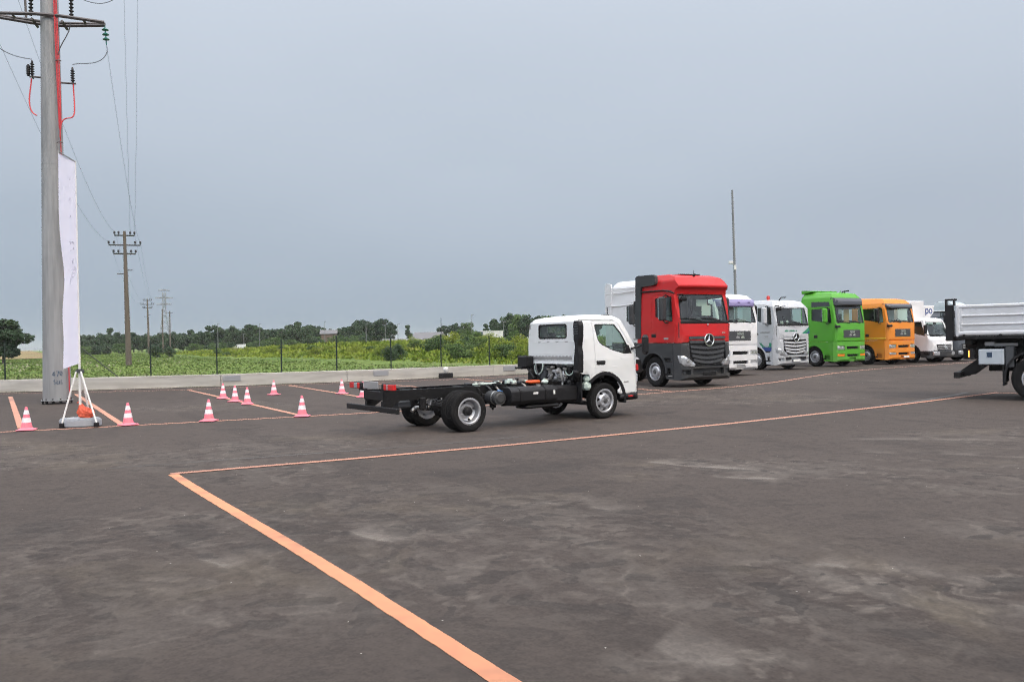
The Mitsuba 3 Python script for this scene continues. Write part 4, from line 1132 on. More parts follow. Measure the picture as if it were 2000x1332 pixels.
# bumper, lamps, mirrors, antenna
bm = ext(poly([(.44, .36), (1.16, .36), (1.19, .44), (1.18, .60), (1.12, .62), (1.04, .52), (.46, .49)], .02), 'y', -.96, .96) ^ ext(poly([(.3, -.935), (.94, -.935), (1.12, -.84), (1.19, -.6), (1.19, .6), (1.12, .84), (.94, .935), (.3, .935)], .05), 'z', 0, 2)
obj('bumper', bm, 'plastic_black', t, to, warp=warp, ref=.2)
for sgn in (-1, 1):
    a, b = sorted((sgn * .925, sgn * .942))
    obj('side_reflector', box(.66, .80, a, b, .425, .455, .004), 'lamp_red', t, to)
    a, b = sorted((sgn * .86, sgn * .925))
    obj('side_marker', box(1.02, 1.09, a, b, .98, 1.12, .015), 'lamp_red', t, to, warp=warp, label='red side marker lamp at the front corner')
    a, b = sorted((sgn * .55, sgn * .86))
    obj('headlight', box(1.06, 1.135, a, b, .72, .92, .03), 'lamp_clear', t, to, warp=warp)
    obj('mirror_base', ext(poly([(.62, 1.36), (.89, 1.36), (.77, 1.56)], .01), 'y', *sorted((sgn * (CW - .075), sgn * (CW - .01)))), 'plastic_black', t, to, warp=warp)
mk = obj('mirror', box(.93, 1.07, -1.23, -1.04, 1.33, 1.76, .06), 'plastic_black', t, to)
obj('mirror_arm', tube([(.80, -.90, 1.46), (.98, -1.0, 1.52), (1.0, -1.08, 1.55)], .025, 7), 'plastic_black', mk, to)
mk = obj('mirror', box(.93, 1.07, 1.04, 1.23, 1.33, 1.76, .06), 'plastic_black', t, to)
obj('mirror_arm', tube([(.80, .90, 1.46), (.98, 1.0, 1.52), (1.0, 1.08, 1.55)], .025, 7), 'plastic_black', mk, to)
obj('roof_antenna', [box(.24, .42, -.66, -.54, 2.175, 2.215, .015), tube([(.40, -.6, 2.2), (.40, -.6, 2.37)], .012, 6)], 'plastic_black', t, to)
obj('grille', box(1.10, 1.135, -.52, .52, .74, .95, .02), 'plastic_black', t, to, warp=warp, ref=.25)
# left rear box behind the cab
obj('air_box', [box(-.90, -.68, .66, .98, 1.09, 1.34, .02), box(-.93, -.66, .80, 1.04, 1.05, 1.10, .01), tube([(-.8, .75, 1.1), (-.75, .55, .85)], .03, 6)], 'plastic_black', t, to)
obj('wash_bottle', [box(-.52, -.33, -.90, -.72, .62, .80, .05), box(-.50, -.31, -.90, -.74, .78, .93, .05), cyl((-.42, -.82, .92), (-.42, -.82, .97), .03)], 'bottle_white', t, to, label='pale translucent bottle behind the front wheel')
obj('bulkhead', box(.57, .61, -.90, .90, .44, 1.05, .01), 'plastic_black', t, to)
# frame
chassis(t, to, -4.93, .75, .62, .815, .385, .06, (-4.88, -4.2, -3.0, -2.3, -1.5, -.9))
obj('crossmember', box(-4.945, -4.93, -.40, .40, .64, .80, .005), 'frame_black', t, to, smooth=False)
# wheels
FW, RW = (.377, .212, .245, False, 7, .042, .075, 6), (.385, .212, .245, True, 4, .032, .085, 6)
wheel(t, to, 0, -.81, .377, FW, False, 12)
wheel(t, to, 0, .81, .377, FW, True)
for y, l in ((-.895, False), (-.66, False), (.66, True), (.895, True)):
    wheel(t, to, -3.466, y, .385, RW, l, 30, ('tyre', 'rim', 'hub', 'wheel_nuts', 'drum') if abs(y) > .7 else ('tyre', 'rim'))
obj('front_axle', [tube([(0, -.72, .36), (0, -.5, .30), (0, .5, .30), (0, .72, .36)], .045, 8), tube([(-.55, -.38, .50), (0, -.38, .42), (.6, -.38, .52)], .03, 4), tube([(-.55, .38, .50), (0, .38, .42), (.6, .38, .52)], .03, 4)], 'frame_black', t, to)
sph = trimesh.creation.icosphere(3, 1.0)
sph.vertices = sph.vertices * [.17, .15, .18] + [-3.466, .02, .385]
obj('rear_axle', [tube([(-3.466, -.8, .385), (-3.466, .8, .385)], .07, 12), sph, tube([(-3.3, 0, .40), (-1.2, 0, .52)], .04, 10)], 'frame_black', t, to)
for sgn in (-1, 1):
    obj('leaf_spring', [ext(poly([(-4.15 + k * .09, .53 - .11 * (1 - k / 6) - .012 * k)] + [(-3.466 + dx, .49 - .012 * k - .09 * (1 - (dx / .72) ** 2) + .06) for dx in np.linspace(-.68 + k * .09, .68 - k * .09, 9)] + [(-3.466 + dx, .478 - .012 * k - .09 * (1 - (dx / .72) ** 2) + .06) for dx in np.linspace(.68 - k * .09, -.68 + k * .09, 9)]), 'y', sgn * .45 - .035, sgn * .45 + .035) for k in range(5)], 'frame_black', t, to, smooth=False)
    obj('shock_absorber', [cyl((-3.75, sgn * .36, .36), (-3.62, sgn * .33, .60), .032), cyl((-3.62, sgn * .33, .58), (-3.52, sgn * .30, .78), .024)], 'frame_black', t, to)
    obj('spring_hanger', box(-4.22, -4.10, sgn * .45 - .04, sgn * .45 + .04, .44, .66, .01), 'frame_black', t, to)
    obj('spring_hanger', box(-2.84, -2.72, sgn * .45 - .04, sgn * .45 + .04, .46, .66, .01), 'frame_black', t, to)
# tail: lamps, plate holder, bumper bar
for sgn, lab in ((1, None), (-1, None)):
    y0 = sgn * .66
    lk = obj('tail_lamp', box(-5.0, -4.93, y0 - .23, y0 + .23, .835, .955, .015), 'plastic_black', t, to)
    o = .02 if sgn > 0 else .06
    obj('red_lens', box(-5.012, -4.99, y0 + (.04 if sgn > 0 else -.22), y0 + (.22 if sgn > 0 else -.04), .842, .948, .008), 'lamp_red', lk, to)
    obj('red_lens', box(-5.010, -4.99, y0 + (-.20 if sgn > 0 else .01), y0 + (-.10 if sgn > 0 else .12), .842, .948, .008), 'lamp_red', lk, to)
    obj('clear_lens', box(-5.011, -4.99, y0 + (-.09 if sgn > 0 else -.035), y0 + (.035 if sgn > 0 else .005), .845, .945, .006), 'lamp_clear', lk, to)
    a, b = sorted((y0 - sgn * .232, y0 + sgn * .232))
    obj('side_lens', [box(-5.005, -4.935, y0 + sgn * .222 - .012, y0 + sgn * .222 + .012, .845, .945, .005)], 'lamp_red', lk, to)
    obj('lamp_bracket', box(-4.96, -4.90, sgn * .38 - .05, sgn * .52 + .05 * sgn if sgn > 0 else sgn * .38 + .05, .80, .84) if sgn > 0 else box(-4.96, -4.90, -.57, -.33, .80, .84), 'frame_black', t, to)
obj('plate_holder', box(-4.985, -4.965, -.27, .33, .845, .985, .008), 'badge_grey', t, to, label='blank grey number plate holder between the tail lamps')
obj('underrun_bar', box(-5.02, -4.955, -1.05, 1.02, .435, .535, .008), 'frame_black', t, to)
for y in (.30, -.36):
    obj('bar_bracket', ext(poly([(-4.95, .45), (-4.95, .62), (-4.6, .72), (-4.6, .62), (-4.80, .50), (-4.86, .45)]), 'y', y - .04, y + .04), 'frame_black', t, to)
obj('muffler_box', box(-4.62, -4.30, -.28, .12, .47, .61, .03), 'plastic_mid', t, to)
obj('tail_pipe', tube([(-3.80, -.20, .68), (-3.83, -.2, .58), (-3.88, -.2, .46), (-4.0, -.2, .44), (-4.12, -.2, .455), (-4.26, -.22, .39)], .038, 12, 26), 'steel', t, to, smooth=True)
# right side equipment: tank, step, air tank
tk = ext(poly([(-.58, .43), (-.58, .77), (-.88, .77), (-.97, .70), (-.97, .50), (-.90, .42), (-.62, .40)], .05), 'x', -2.48, -1.34)
tkk = obj('fuel_tank', tk, 'plastic_black', t, to, smooth=40)
for x in (-2.25, -1.62):
    obj('strap', ext(poly([(-.57, .42), (-.57, .78), (-.885, .78), (-.98, .705), (-.98, .495), (-.90, .408), (-.62, .388)], .05), 'x', x - .02, x + .02), 'frame_black', tkk, to, smooth=40)
obj('filler_cap', [cyl((-1.72, -.84, .76), (-1.72, -.84, .80), .05)], 'steel', tkk, to)
obj('label_plate', [box(-1.95, -1.83, -.978, -.965, .62, .66, .002)], 'paper', tkk, to)
obj('label_plate', [box(-1.44, -1.40, -.978, -.965, .60, .68, .002)], 'paper', tkk, to)
obj('step_pan', box(-2.1, -1.25, -.93, -.55, .335, .40, .025), 'plastic_black', t, to)
obj('side_cover', box(-1.32, -.62, -.80, -.42, .40, .74, .05), 'plastic_black', t, to)
ak = obj('air_tank', [cyl((-2.62, -.66, .58), (-2.62, -.86, .58), .155, sides=28), lathe([(.155, 0), (.14, .03), (.08, .05), (0, .055)], 28, 'y')] if False else [cyl((-2.66, -.50, .58), (-2.66, -.84, .58), .135, sides=28), lathe([(.135, 0), (.12, .02), (.07, .035), (0, .04)], 28, 'y') if False else cyl((-2.66, -.83, .58), (-2.66, -.865, .58), .125, .08, 28)], 'plastic_dark', t, to)
obj('strap', cyl((-2.66, -.70, .58), (-2.66, -.74, .58), .139, sides=28), 'steel', ak, to)
obj('blue_label', tube([(-2.66 + .128 * math.sin(a), -.79, .58 + .128 * math.cos(a)) for a in np.linspace(-.2, .75, 8)], .03, 4), 'tank_blue', ak, to)
obj('drain_hanger', [box(-2.72, -2.60, -.62, -.55, .38, .46, .01), box(-2.68, -2.64, -.60, -.56, .34, .40, .01)], 'frame_black', t, to)
# harness, pipes and small parts along the top of the frame
obj('conduit', [tube([(-3.0, -.40, .845), (-2.32, -.40, .845)], .020, 8), tube([(-2.22, -.40, .842), (-1.95, -.40, .842)], .022, 8)], 'bottle_white', t, to, smooth=True)
g = np.random.default_rng(5)
bits = {'cast_metal': [], 'plastic_black': [], 'plastic_mid': [], 'bottle_white': []}
for k in range(34):
    x, y, z = g.uniform(-2.9, -.8), g.choice([-.42, -.36, .34, .1]), .82 + g.uniform(0, .03)
    s = g.uniform(.02, .06, 3)
    bits[g.choice(list(bits))].append(box(x - s[0], x + s[0], y - s[1], y + s[1], z - .02, z + s[2], .008) if k % 2 else tm(cyl((x - s[0], y, z), (x + s[0], y, z), s[2] * .6, sides=10)))
for k, v in bits.items():
    obj('chassis_fitting', [tm(q) for q in v], k, t, to)
obj('orange_cover', [box(-1.66, -1.38, -.50, -.30, .80, .865, .03)], 'orange_plastic', t, to)
obj('white_reservoir', [box(-1.30, -1.17, -.50, -.36, .78, .86, .03), cyl((-1.24, -.43, .86), (-1.24, -.43, .89), .025)], 'bottle_white', t, to)
for k in range(7):
    x = -2.9 + k * .22
    obj('hose', tube([(x, -.36, .80), (x + .05, -.45, .70 + .05 * (k % 2)), (x + .16, -.47, .60), (x + .30, -.42, .66)], .012 + .006 * (k % 3), 6, 14), ('plastic_black', 'plastic_mid', 'cast_metal')[k % 3], t, to, smooth=True)
for k in range(6):
    x = -4.15 + k * .16
    obj('hose', tube([(x, .20, .78), (x + .04, -.05 + .05 * k, .70), (x + .02, -.18, .60 - .02 * k), (x + .2, -.25, .66)], .012 + .006 * (k % 2), 6, 14), ('plastic_black', 'cast_metal', 'plastic_mid')[k % 3], t, to, smooth=True)
# engine and gearbox under the cab
eng = {'cast_metal': [box(-.62, -.15, -.26, .16, .62, .92, .05), cyl((-.70, -.16, .86), (-.40, -.16, .86), .10), cyl((-.66, .10, .98), (-.36, .10, .98), .075), box(-.66, -.5, -.34, -.16, .86, 1.02, .03), tm(tube([(-.70, -.38, .78), (-.72, -.36, .92), (-.68, -.25, 1.04), (-.6, -.1, 1.06)], .035, 8, 14)), tm(tube([(-.72, .0, .76), (-.74, -.08, .94), (-.66, -.18, 1.05)], .03, 8, 14))],
       'rim_steel': [cyl((-.71, -.10, .92), (-.66, -.10, .92), .085), cyl((-.73, -.28, .98), (-.60, -.28, .98), .05), tm(tube([(-.70, -.48, .82), (-.74, -.44, .98), (-.66, -.40, 1.06)], .016, 6, 12)), tm(tube([(-.72, -.02, .84), (-.74, -.14, 1.0), (-.72, -.22, .9)], .014, 6, 12)), box(-.70, -.66, -.40, -.04, .80, .83, .01)],
       'plastic_black': [box(-.60, -.1, .20, .62, .70, 1.12, .06), box(-.60, -.2, -.74, -.52, .76, 1.10, .06), box(-1.2, -.55, -.2, .2, .56, .74, .05), box(-.66, -.58, -.55, -.42, .84, 1.1, .02)],
       'plastic_mid': [box(-.64, -.5, .24, .5, 1.0, 1.12, .03), cyl((-.68, .34, .92), (-.56, .34, .92), .10), tm(tube([(-.69, .55, 1.14), (-.72, .5, 1.0), (-.70, .42, .9)], .02, 6, 12))]}
ge = np.random.default_rng(17)
for k in range(26):                                      # pipes, flanges and castings seen below the cab
    y, z, r = ge.uniform(-.50, .12), ge.uniform(.78, 1.12), ge.uniform(.012, .035)
    dx, dy, dz = ge.uniform(-.02, .06), ge.uniform(-.14, .14), ge.uniform(-.12, .12)
    eng[('rim_steel', 'cast_metal', 'plastic_black')[k % 3]].append(tm(tube([(-.72 + dx * .3, y, z), (-.75, y + dy * .5, z + dz * .3), (-.72 + dx, y + dy, z + dz)], r, 7, 8)) if k % 2 else tm(box(-.76, -.68, y - r * 1.6, y + r * 1.6, z - r, z + r, .008)))
for k, v in eng.items():
    obj('engine', [tm(q) for q in v], k, t, to)
for y in (.46, -.60):
    obj('cable_loop', tube([(-.68, y + .12, 1.17), (-.70, y + .13, 1.02), (-.71, y + .06, .95), (-.71, y - .05, .95), (-.70, y - .12, 1.02), (-.68, y - .12, 1.17)], .014, 6, 24), 'bottle_white', t, to, smooth=True)
obj('cab_mount', [box(-.72, -.62, .62, .72, .82, 1.17, .02), tube([(-.70, .70, .84), (-.72, .66, 1.0), (-.66, .68, 1.16)], .02, 6), box(-.80, -.60, -.72, -.60, .60, .84, .03)], 'frame_black', t, to)
obj('mud_flap', box(-.66, -.62, -.92, -.40, .36, .98, .015), 'plastic_black', t, to)
obj('mud_flap', box(-.66, -.62, .40, .92, .36, .98, .015), 'plastic_black', t, to)
# ------------------------------------------------------------------ the parked row
BW = (.515, .315, .30, False, 10, .030, .11, 10)
BR = (.515, .30, .30, True, 8, .035, .13, 10)


def arch(r, cx, cz, a0, a1, n=14):
    return [(cx + r * math.cos(a), cz + r * math.sin(a)) for a in np.linspace(a0, a1, n)]


def running_gear(t, to, rear=-3.7, track=1.02, wheels=(BW, BR), z=.78, tail=-4.9, fifth=True):
    chassis(t, to, tail, .9, z, z + .22, .43, .08, (tail + .05, rear, -2.2, -1.2))
    R = wheels[0][0]
    wheel(t, to, 0, -track, R, wheels[0], False, 20)
    wheel(t, to, 0, track, R, wheels[0], True, 8)
    for sgn in (-1, 1):
        wheel(t, to, rear, sgn * track, R, wheels[1], sgn > 0, 33)
        wheel(t, to, rear, sgn * (track - .33), R, wheels[1], sgn > 0, 0, ('tyre', 'rim'))
    obj('axle', [tube([(0, -track, R), (0, track, R)], .07, 8), tube([(rear, -track, R), (rear, track, R)], .11, 10)], 'frame_black', t, to)
    obj('fuel_tank', box(-2.6, -1.35, -1.12, -.52, .45, 1.0, .08), 'steel', t, to)
    if fifth:
        obj('fifth_wheel', [cyl((rear + .3, 0, z + .24), (rear + .3, 0, z + .30), .45, sides=28), box(rear - .2, rear + .1, -.3, .3, z + .22, z + .27, .02)], 'frame_black', t, to)


def star_truck(name, label, x, y, deg, paint, low, roof, gear=True, slat='plastic_mid', tall=True, extras=()):
    """Large modern cab with a wide curved grille carrying a star."""
    t = thing(name, label, 'truck')
    to = pl(x, y, deg)
    hw = 1.235
    if tall:
        side = [(-.88, 1.52), (-.88, roof - .12), (-.72, roof), (.55, roof - .02), (1.02, roof - .13), (1.33, roof - .42), (1.33, roof - .49), (1.20, roof - .55), (1.15, roof - .74), (1.36, 2.18), (1.41, 1.75), (1.40, 1.50)]
        wt, xt = 3.14, 1.145
    else:
        side = [(-.88, 1.48), (-.88, roof - .12), (-.72, roof), (.45, roof), (.95, roof - .10), (1.16, roof - .36), (1.36, 2.20), (1.41, 1.75), (1.40, 1.48)]
        wt, xt = 3.02, 1.175
    fr = [(hw, 1.2), (hw, 2.2), (hw - .03, 3.1), (hw - .10, roof - .25), (hw - .28, roof - .02), (hw - .5, roof + .03)]
    spec = dict(hw=hw, x0=-.88, x1=1.42, floor=1.60, side=side, front=fr, rs=.05, rfr=.07, rp=.30, bulge=.11, tuck=.035, hwz=[(1.2, hw), (2.2, hw), (3.1, hw - .03)],
                ws=[(1.10, 2.22), (-1.10, 2.22), (-1.02, wt), (1.02, wt)], wsx=((2.2, 1.36), (wt, xt)), sw=[(.14, 3.04), (1.02, 3.07), (1.10, 2.22), (.95, 2.22), (.16, 2.40)],
                door=[(-.02, 1.53), (-.02, 3.14), (1.06, 3.17), (1.20, 2.2), (1.22, 1.53)], handle=(.06, 1.76, .24, .12), paint=paint, lining='interior_grey', seat='interior_grey' if tall else 'interior_dark')
    warp, ysf, xs = build_cab(t, to, spec)
    # lower body in its own colour
    lo = [(-.90, 1.50), (-.90, 1.05), (-.68, .92)] + arch(.66, .02, .52, 2.55, -.10, 16) + [(.70, .30), (1.30, .24), (1.44, .34), (1.46, .80), (1.44, 1.20), (1.42, 1.49)]
    lp = ext(poly(lo, .03), 'y', -1.245, 1.245) ^ ext(sg.Polygon([(-1, -1.245), (1.15, -1.245), (1.36, -1.12), (1.47, -.85), (1.47, .85), (1.36, 1.12), (1.15, 1.245), (-1, 1.245)]), 'z', 0, 3)
    lp = lp - box(-.95, .62, -1.0, 1.0, .1, 1.6) - box(1.30, 2, -.72, .72, .43, .64) - box(1.30, 2, -1.12, -.80, .43, .60) - box(1.30, 2, .80, 1.12, .43, .60) - box(1.34, 2, -.84, .84, .70, 1.50)
    for sgn in (-1, 1):
        a, b = sorted((sgn * 1.10, sgn * 1.5))
        lp = lp - box(.60, .98, a, b, .42, .66) - box(.60, .98, a, b, .86, 1.0)
        a, b = sorted((sgn * 1.23, sgn * 1.3))
        lp = lp - box(1.095, 1.11, a, b, .3, 1.5) - box(.60, 1.1, a, b, 1.175, 1.19)
    obj('lower_body', lp, low, t, to, warp=warp, ref=.16, smooth=32)
    for sgn in (-1, 1):
        a, b = sorted((sgn * 1.08, sgn * 1.235))
        obj('step', box(.62, .98, a, b, .44, .475, .01), 'plastic_black', t, to)
        obj('step', box(.62, .98, a, b, .865, .895, .01), 'plastic_black', t, to)
        a, b = sorted((sgn * 1.17, sgn * 1.262))
        obj('arch_trim', ext(poly(arch(.71, .02, .52, -.05, 2.75, 20) + arch(.64, .02, .52, 2.75, -.05, 20)), 'y', a, b), low, t, to, smooth=40)
        a, b = sorted((sgn * .4, sgn * 1.2))
        obj('arch_liner', ext(poly(arch(.69, .02, .52, -.2, 3.0, 20) + arch(.67, .02, .52, 3.0, -.2, 20)), 'y', a, b), 'plastic_black', t, to, smooth=40)
        hl = poly([(sgn * 1.19, 1.09), (sgn * 1.00, 1.05), (sgn * .64, .78), (sgn * .68, .70), (sgn * 1.02, .72), (sgn * 1.15, .84)], .02)
        hk = obj('headlight', ext(hl, 'x', 1.10, 1.50) ^ ext(sg.Polygon([(-1, -1.245), (1.15, -1.245), (1.36, -1.12), (1.47, -.85), (1.47, .85), (1.36, 1.12), (1.15, 1.245), (-1, 1.245)]).buffer(.012), 'z', 0, 3), 'lamp_clear', t, to, warp=warp, ref=.12)
        for (yy, zz, rr) in ((.93, .88, .05), (.80, .79, .05)):
            obj('reflector', tm(cyl((1.455, sgn * yy, zz), (1.478, sgn * yy, zz), rr, rr * .8, 16)), 'chrome', hk, to, warp=warp)
        obj('fog_lamp', tm(cyl((1.28, sgn * .96, .51), (1.33, sgn * .96, .51), .05, sides=16)), 'plastic_mid', t, to, warp=warp)
        a, b = sorted((sgn * 1.225, sgn * 1.25))
        obj('badge', box(.62, .86, *sorted((sgn * 1.23, sgn * 1.242)), 1.62, 1.68, .003), 'badge_grey', t, to, warp=warp)
        obj('wing_deflector', ext(poly([(1.22, 1.52), (1.30, 2.15), (1.20, 2.15), (1.12, 1.52)], .02), 'y', *sorted((sgn * 1.22, sgn * 1.262))), paint, t, to, warp=warp)
    # grille: dark panel with bowed slats
    obj('grille_panel', ext(poly([(-.86, 1.73), (.86, 1.73), (.80, 1.0), (.62, .74), (-.62, .74), (-.80, 1.0)], .04), 'x', 1.36, 1.40), 'plastic_black', t, to, warp=warp, ref=.2)
    for z, w, v in ((1.665, .83, .0), (1.53, .82, .01), (1.37, .79, .05), (1.22, .77, .07), (1.07, .73, .09), (.93, .66, .10)):
        yy = np.linspace(-w, w, 17)
        lo_ = [(q, z - .045 - v * (1 - (q / w) ** 2)) for q in yy]
        hi_ = [(q, z + .045 - v * (1 - (q / w) ** 2)) for q in yy[::-1]]
        obj('grille_slat', ext(poly(lo_ + hi_), 'x', 1.39, 1.445), slat, t, to, warp=warp, ref=.2, smooth=40)
    star_badge(t, to, 1.47, 0, 1.585, .20)
    obj('star_backing', cyl((1.40, 0, 1.585), (1.462, 0, 1.585), .185, sides=28), 'plastic_black', t, to)
    obj('hood_badge', box(1.40, 1.432, -.03, .03, 2.08, 2.13, .01), 'chrome', t, to)
    mirror_head(t, to, .78, 2.26, 3.06, 1.32, .22, .24, m='plastic_dark' if tall else 'paint_silver')
    obj('corner_mirror', [box(1.20, 1.34, -1.05, -.80, 2.90, 3.06, .04), tube([(1.12, -1.06, 3.12), (1.30, -1.0, 3.12), (1.28, -.92, 3.0)], .025, 6), tube([(1.2, -.8, 3.08), (1.42, -.66, 3.10)], .018, 5)], 'plastic_black', t, to)
    obj('cowl', box(1.33, 1.385, -1.12, 1.12, 2.14, 2.24, .02), 'plastic_black', t, to, warp=warp, ref=.2)
    obj('number_plate_panel', box(1.44, 1.47, -.30, .30, .40, .52, .01), 'plastic_black', t, to)
    if gear:
        running_gear(t, to)
    return t, to, warp


# red one
t, to, warp = star_truck('tractor_truck', 'bright red tractor truck with dark grey bumper and a silver star on its grille', 5.93, 29.18, -60, 'paint_red', 'plastic_dark', 3.86)
hood = [(-.93, 1.66), (-.62, 1.66), (-.58, 3.48), (.16, 3.50), (.21, 3.56), (.20, 3.80), (.12, 3.86), (-.72, 3.88), (-.86, 3.84)]
obj('intake_duct', ext(poly(hood, .06), 'y', -1.255, -1.13), 'plastic_dark', t, to, smooth=40)
obj('side_fairing', ext(poly([(-.93, 1.66), (-.62, 1.66), (-.62, 3.5), (-.86, 3.6)], .04), 'y', 1.13, 1.262), 'plastic_black', t, to, smooth=40)
for sgn in (-1, 1):
    obj('roof_gutter', tube([(-.62, sgn * 1.222, 3.30), (.6, sgn * 1.222, 3.29), (.95, sgn * 1.215, 3.25), (1.16, sgn * 1.18, 3.16)], .028, 6), 'plastic_black', t, to, warp=warp, smooth=True)
    obj('marker_lamp', box(1.15, 1.24, *sorted((sgn * .93, sgn * 1.05)), 3.42, 3.48, .015), 'lamp_clear', t, to, warp=warp)
obj('rear_box', box(-1.05, -.93, -1.22, -1.05, 2.55, 3.0, .02), 'plastic_black', t, to)
obj('roof_hatch', box(-.1, .62, -.45, .45, 3.84, 3.875, .015), 'plastic_dark', t, to)
obj('roof_horn', [cyl((.85, -.1, 3.76), (.95, -.1, 3.84), .035), tube([(.9, -.12, 3.8), (.9, -.12, 3.98)], .01, 5)], 'plastic_black', t, to)
obj('windscreen_sheet', [box(.9, .905, .20, .62, 2.42, 2.78, 0), box(.86, .865, .0, .50, 2.75, 2.98, 0)], 'paper', t, to)
obj('model_lettering', face_text('1845', .055, 1.415, .78, 1.80, True), 'chrome', t, to, warp=warp, smooth=False)
obj('cab_step_plate', box(.80, 1.0, -1.262, -1.245, .38, .41, .003), 'badge_grey', t, to)
obj('under_box', box(.55, 1.1, -1.0, 1.0, .25, .40, .03), 'plastic_black', t, to)

# white one behind the red cab, tall fairing
t, to, warp = star_truck('tractor_truck', 'tall white truck mostly hidden behind the red truck, only its rear fairing showing', 5.82, 35.5, -60, 'paint_white_plain', 'plastic_dark', 4.12)
for z0, z1 in ((3.86, 3.80), (3.62, 3.66), (3.08, 3.12)):
    obj('fairing_crease', tube([(-1.25, -1.24, z0), (-.4, -1.235, (z0 + z1) / 2 - .03), (.8, -1.2, z1)], .022, 6), 'paint_white_plain', t, to, smooth=True)
obj('side_fairing', ext(poly([(-1.30, 1.2), (-.85, 1.2), (-.85, 4.02), (-1.22, 4.08), (-1.30, 3.9)], .05), 'y', -1.25, -1.19), 'paint_white_plain', t, to, smooth=40)
obj('side_fairing', ext(poly([(-1.30, 1.2), (-.85, 1.2), (-.85, 4.02), (-1.22, 4.08), (-1.30, 3.9)], .05), 'y', 1.19, 1.25), 'paint_white_plain', t, to, smooth=40)

# silver one with green and blue bands
t, to, warp = star_truck('tractor_truck', 'silver truck with green and blue bands, star grille and red roof beacon', 13.15, 41.6, -60, 'paint_silver', 'paint_silver', 3.44, slat='paint_silver', tall=False)
obj('roof_beacon', [cyl((.30, -.62, 3.42), (.30, -.62, 3.50), .07), lathe([(.085, 3.50), (.085, 3.60), (.06, 3.66), (0, 3.67)], 14)] if False else [cyl((.30, -.62, 3.42), (.30, -.62, 3.50), .07), moved(lathe([(.085, 3.50), (.085, 3.60), (.06, 3.66), (0, 3.67)], 14), .30, -.62, 0)], 'beacon_red', t, to)
obj('roof_horn', [tube([(.6, -.2, 3.42), (.75, -.2, 3.56), (.95, -.1, 3.56)], .03, 6)], 'plastic_black', t, to)
for sgn in (-1, 1):
    a, b = sorted((sgn * 1.236, sgn * 1.249))
    obj('green_band', ext(poly([(.24, 1.34), (1.08, 1.34), (1.08, 1.12), (.44, 1.12)]), 'y', a, b), 'decal_green', t, to, warp=warp)
    obj('blue_band', ext(poly([(.44, 1.116), (1.08, 1.116), (1.08, .93), (.55, .93)]), 'y', a, b), 'decal_blue', t, to, warp=warp)
    obj('roof_gutter', tube([(-.8, sgn * 1.21, 3.22), (.6, sgn * 1.215, 3.22), (1.05, sgn * 1.19, 3.10)], .022, 6), 'paint_silver', t, to, warp=warp, smooth=True)
obj('green_band', ext(poly([(.50, 1.76), (1.10, 2.08), (1.14, 1.98), (1.14, 1.90), (.86, 1.76)]), 'x', 1.412, 1.424), 'decal_green', t, to, warp=warp, ref=.1)
obj('blue_band', ext(poly([(.88, 1.76), (1.14, 1.89), (1.14, 1.76)]), 'x', 1.412, 1.424), 'decal_blue', t, to, warp=warp, ref=.1)
obj('front_lettering', [box(1.412, 1.42, -.70 + k * .075, -.65 + k * .075, 1.87, 1.93 + .02 * (k % 2)) for k in (0, 1, 2, 4, 5, 6, 7, 8, 10)], 'decal_green', t, to, warp=warp)
obj('front_lettering', [box(1.398, 1.405, -.45 + k * .09, -.39 + k * .09, 2.12, 2.16) for k in range(11)], 'badge_grey', t, to, warp=warp)
obj('door_lettering', [box(.30 + k * .07, .35 + k * .07, -1.247, -1.238, 1.82, 1.87 + .015 * (k % 3)) for k in range(9)], 'badge_grey', t, to)
obj('number_plate', box(1.47, 1.485, -.26, .26, .40, .51, .005), 'paper', t, to)
for yy in (-.52, .52):
    obj('dark_inset', box(1.40, 1.44, yy - .2, yy + .2, .50, .64, .02), 'plastic_black', t, to)
obj('windscreen_item', [box(.95, 1.0, -.55, -.35, 2.24, 2.38, .02), box(.95, 1.0, -.15, .0, 2.24, 2.42, .02)], 'paper', t, to)


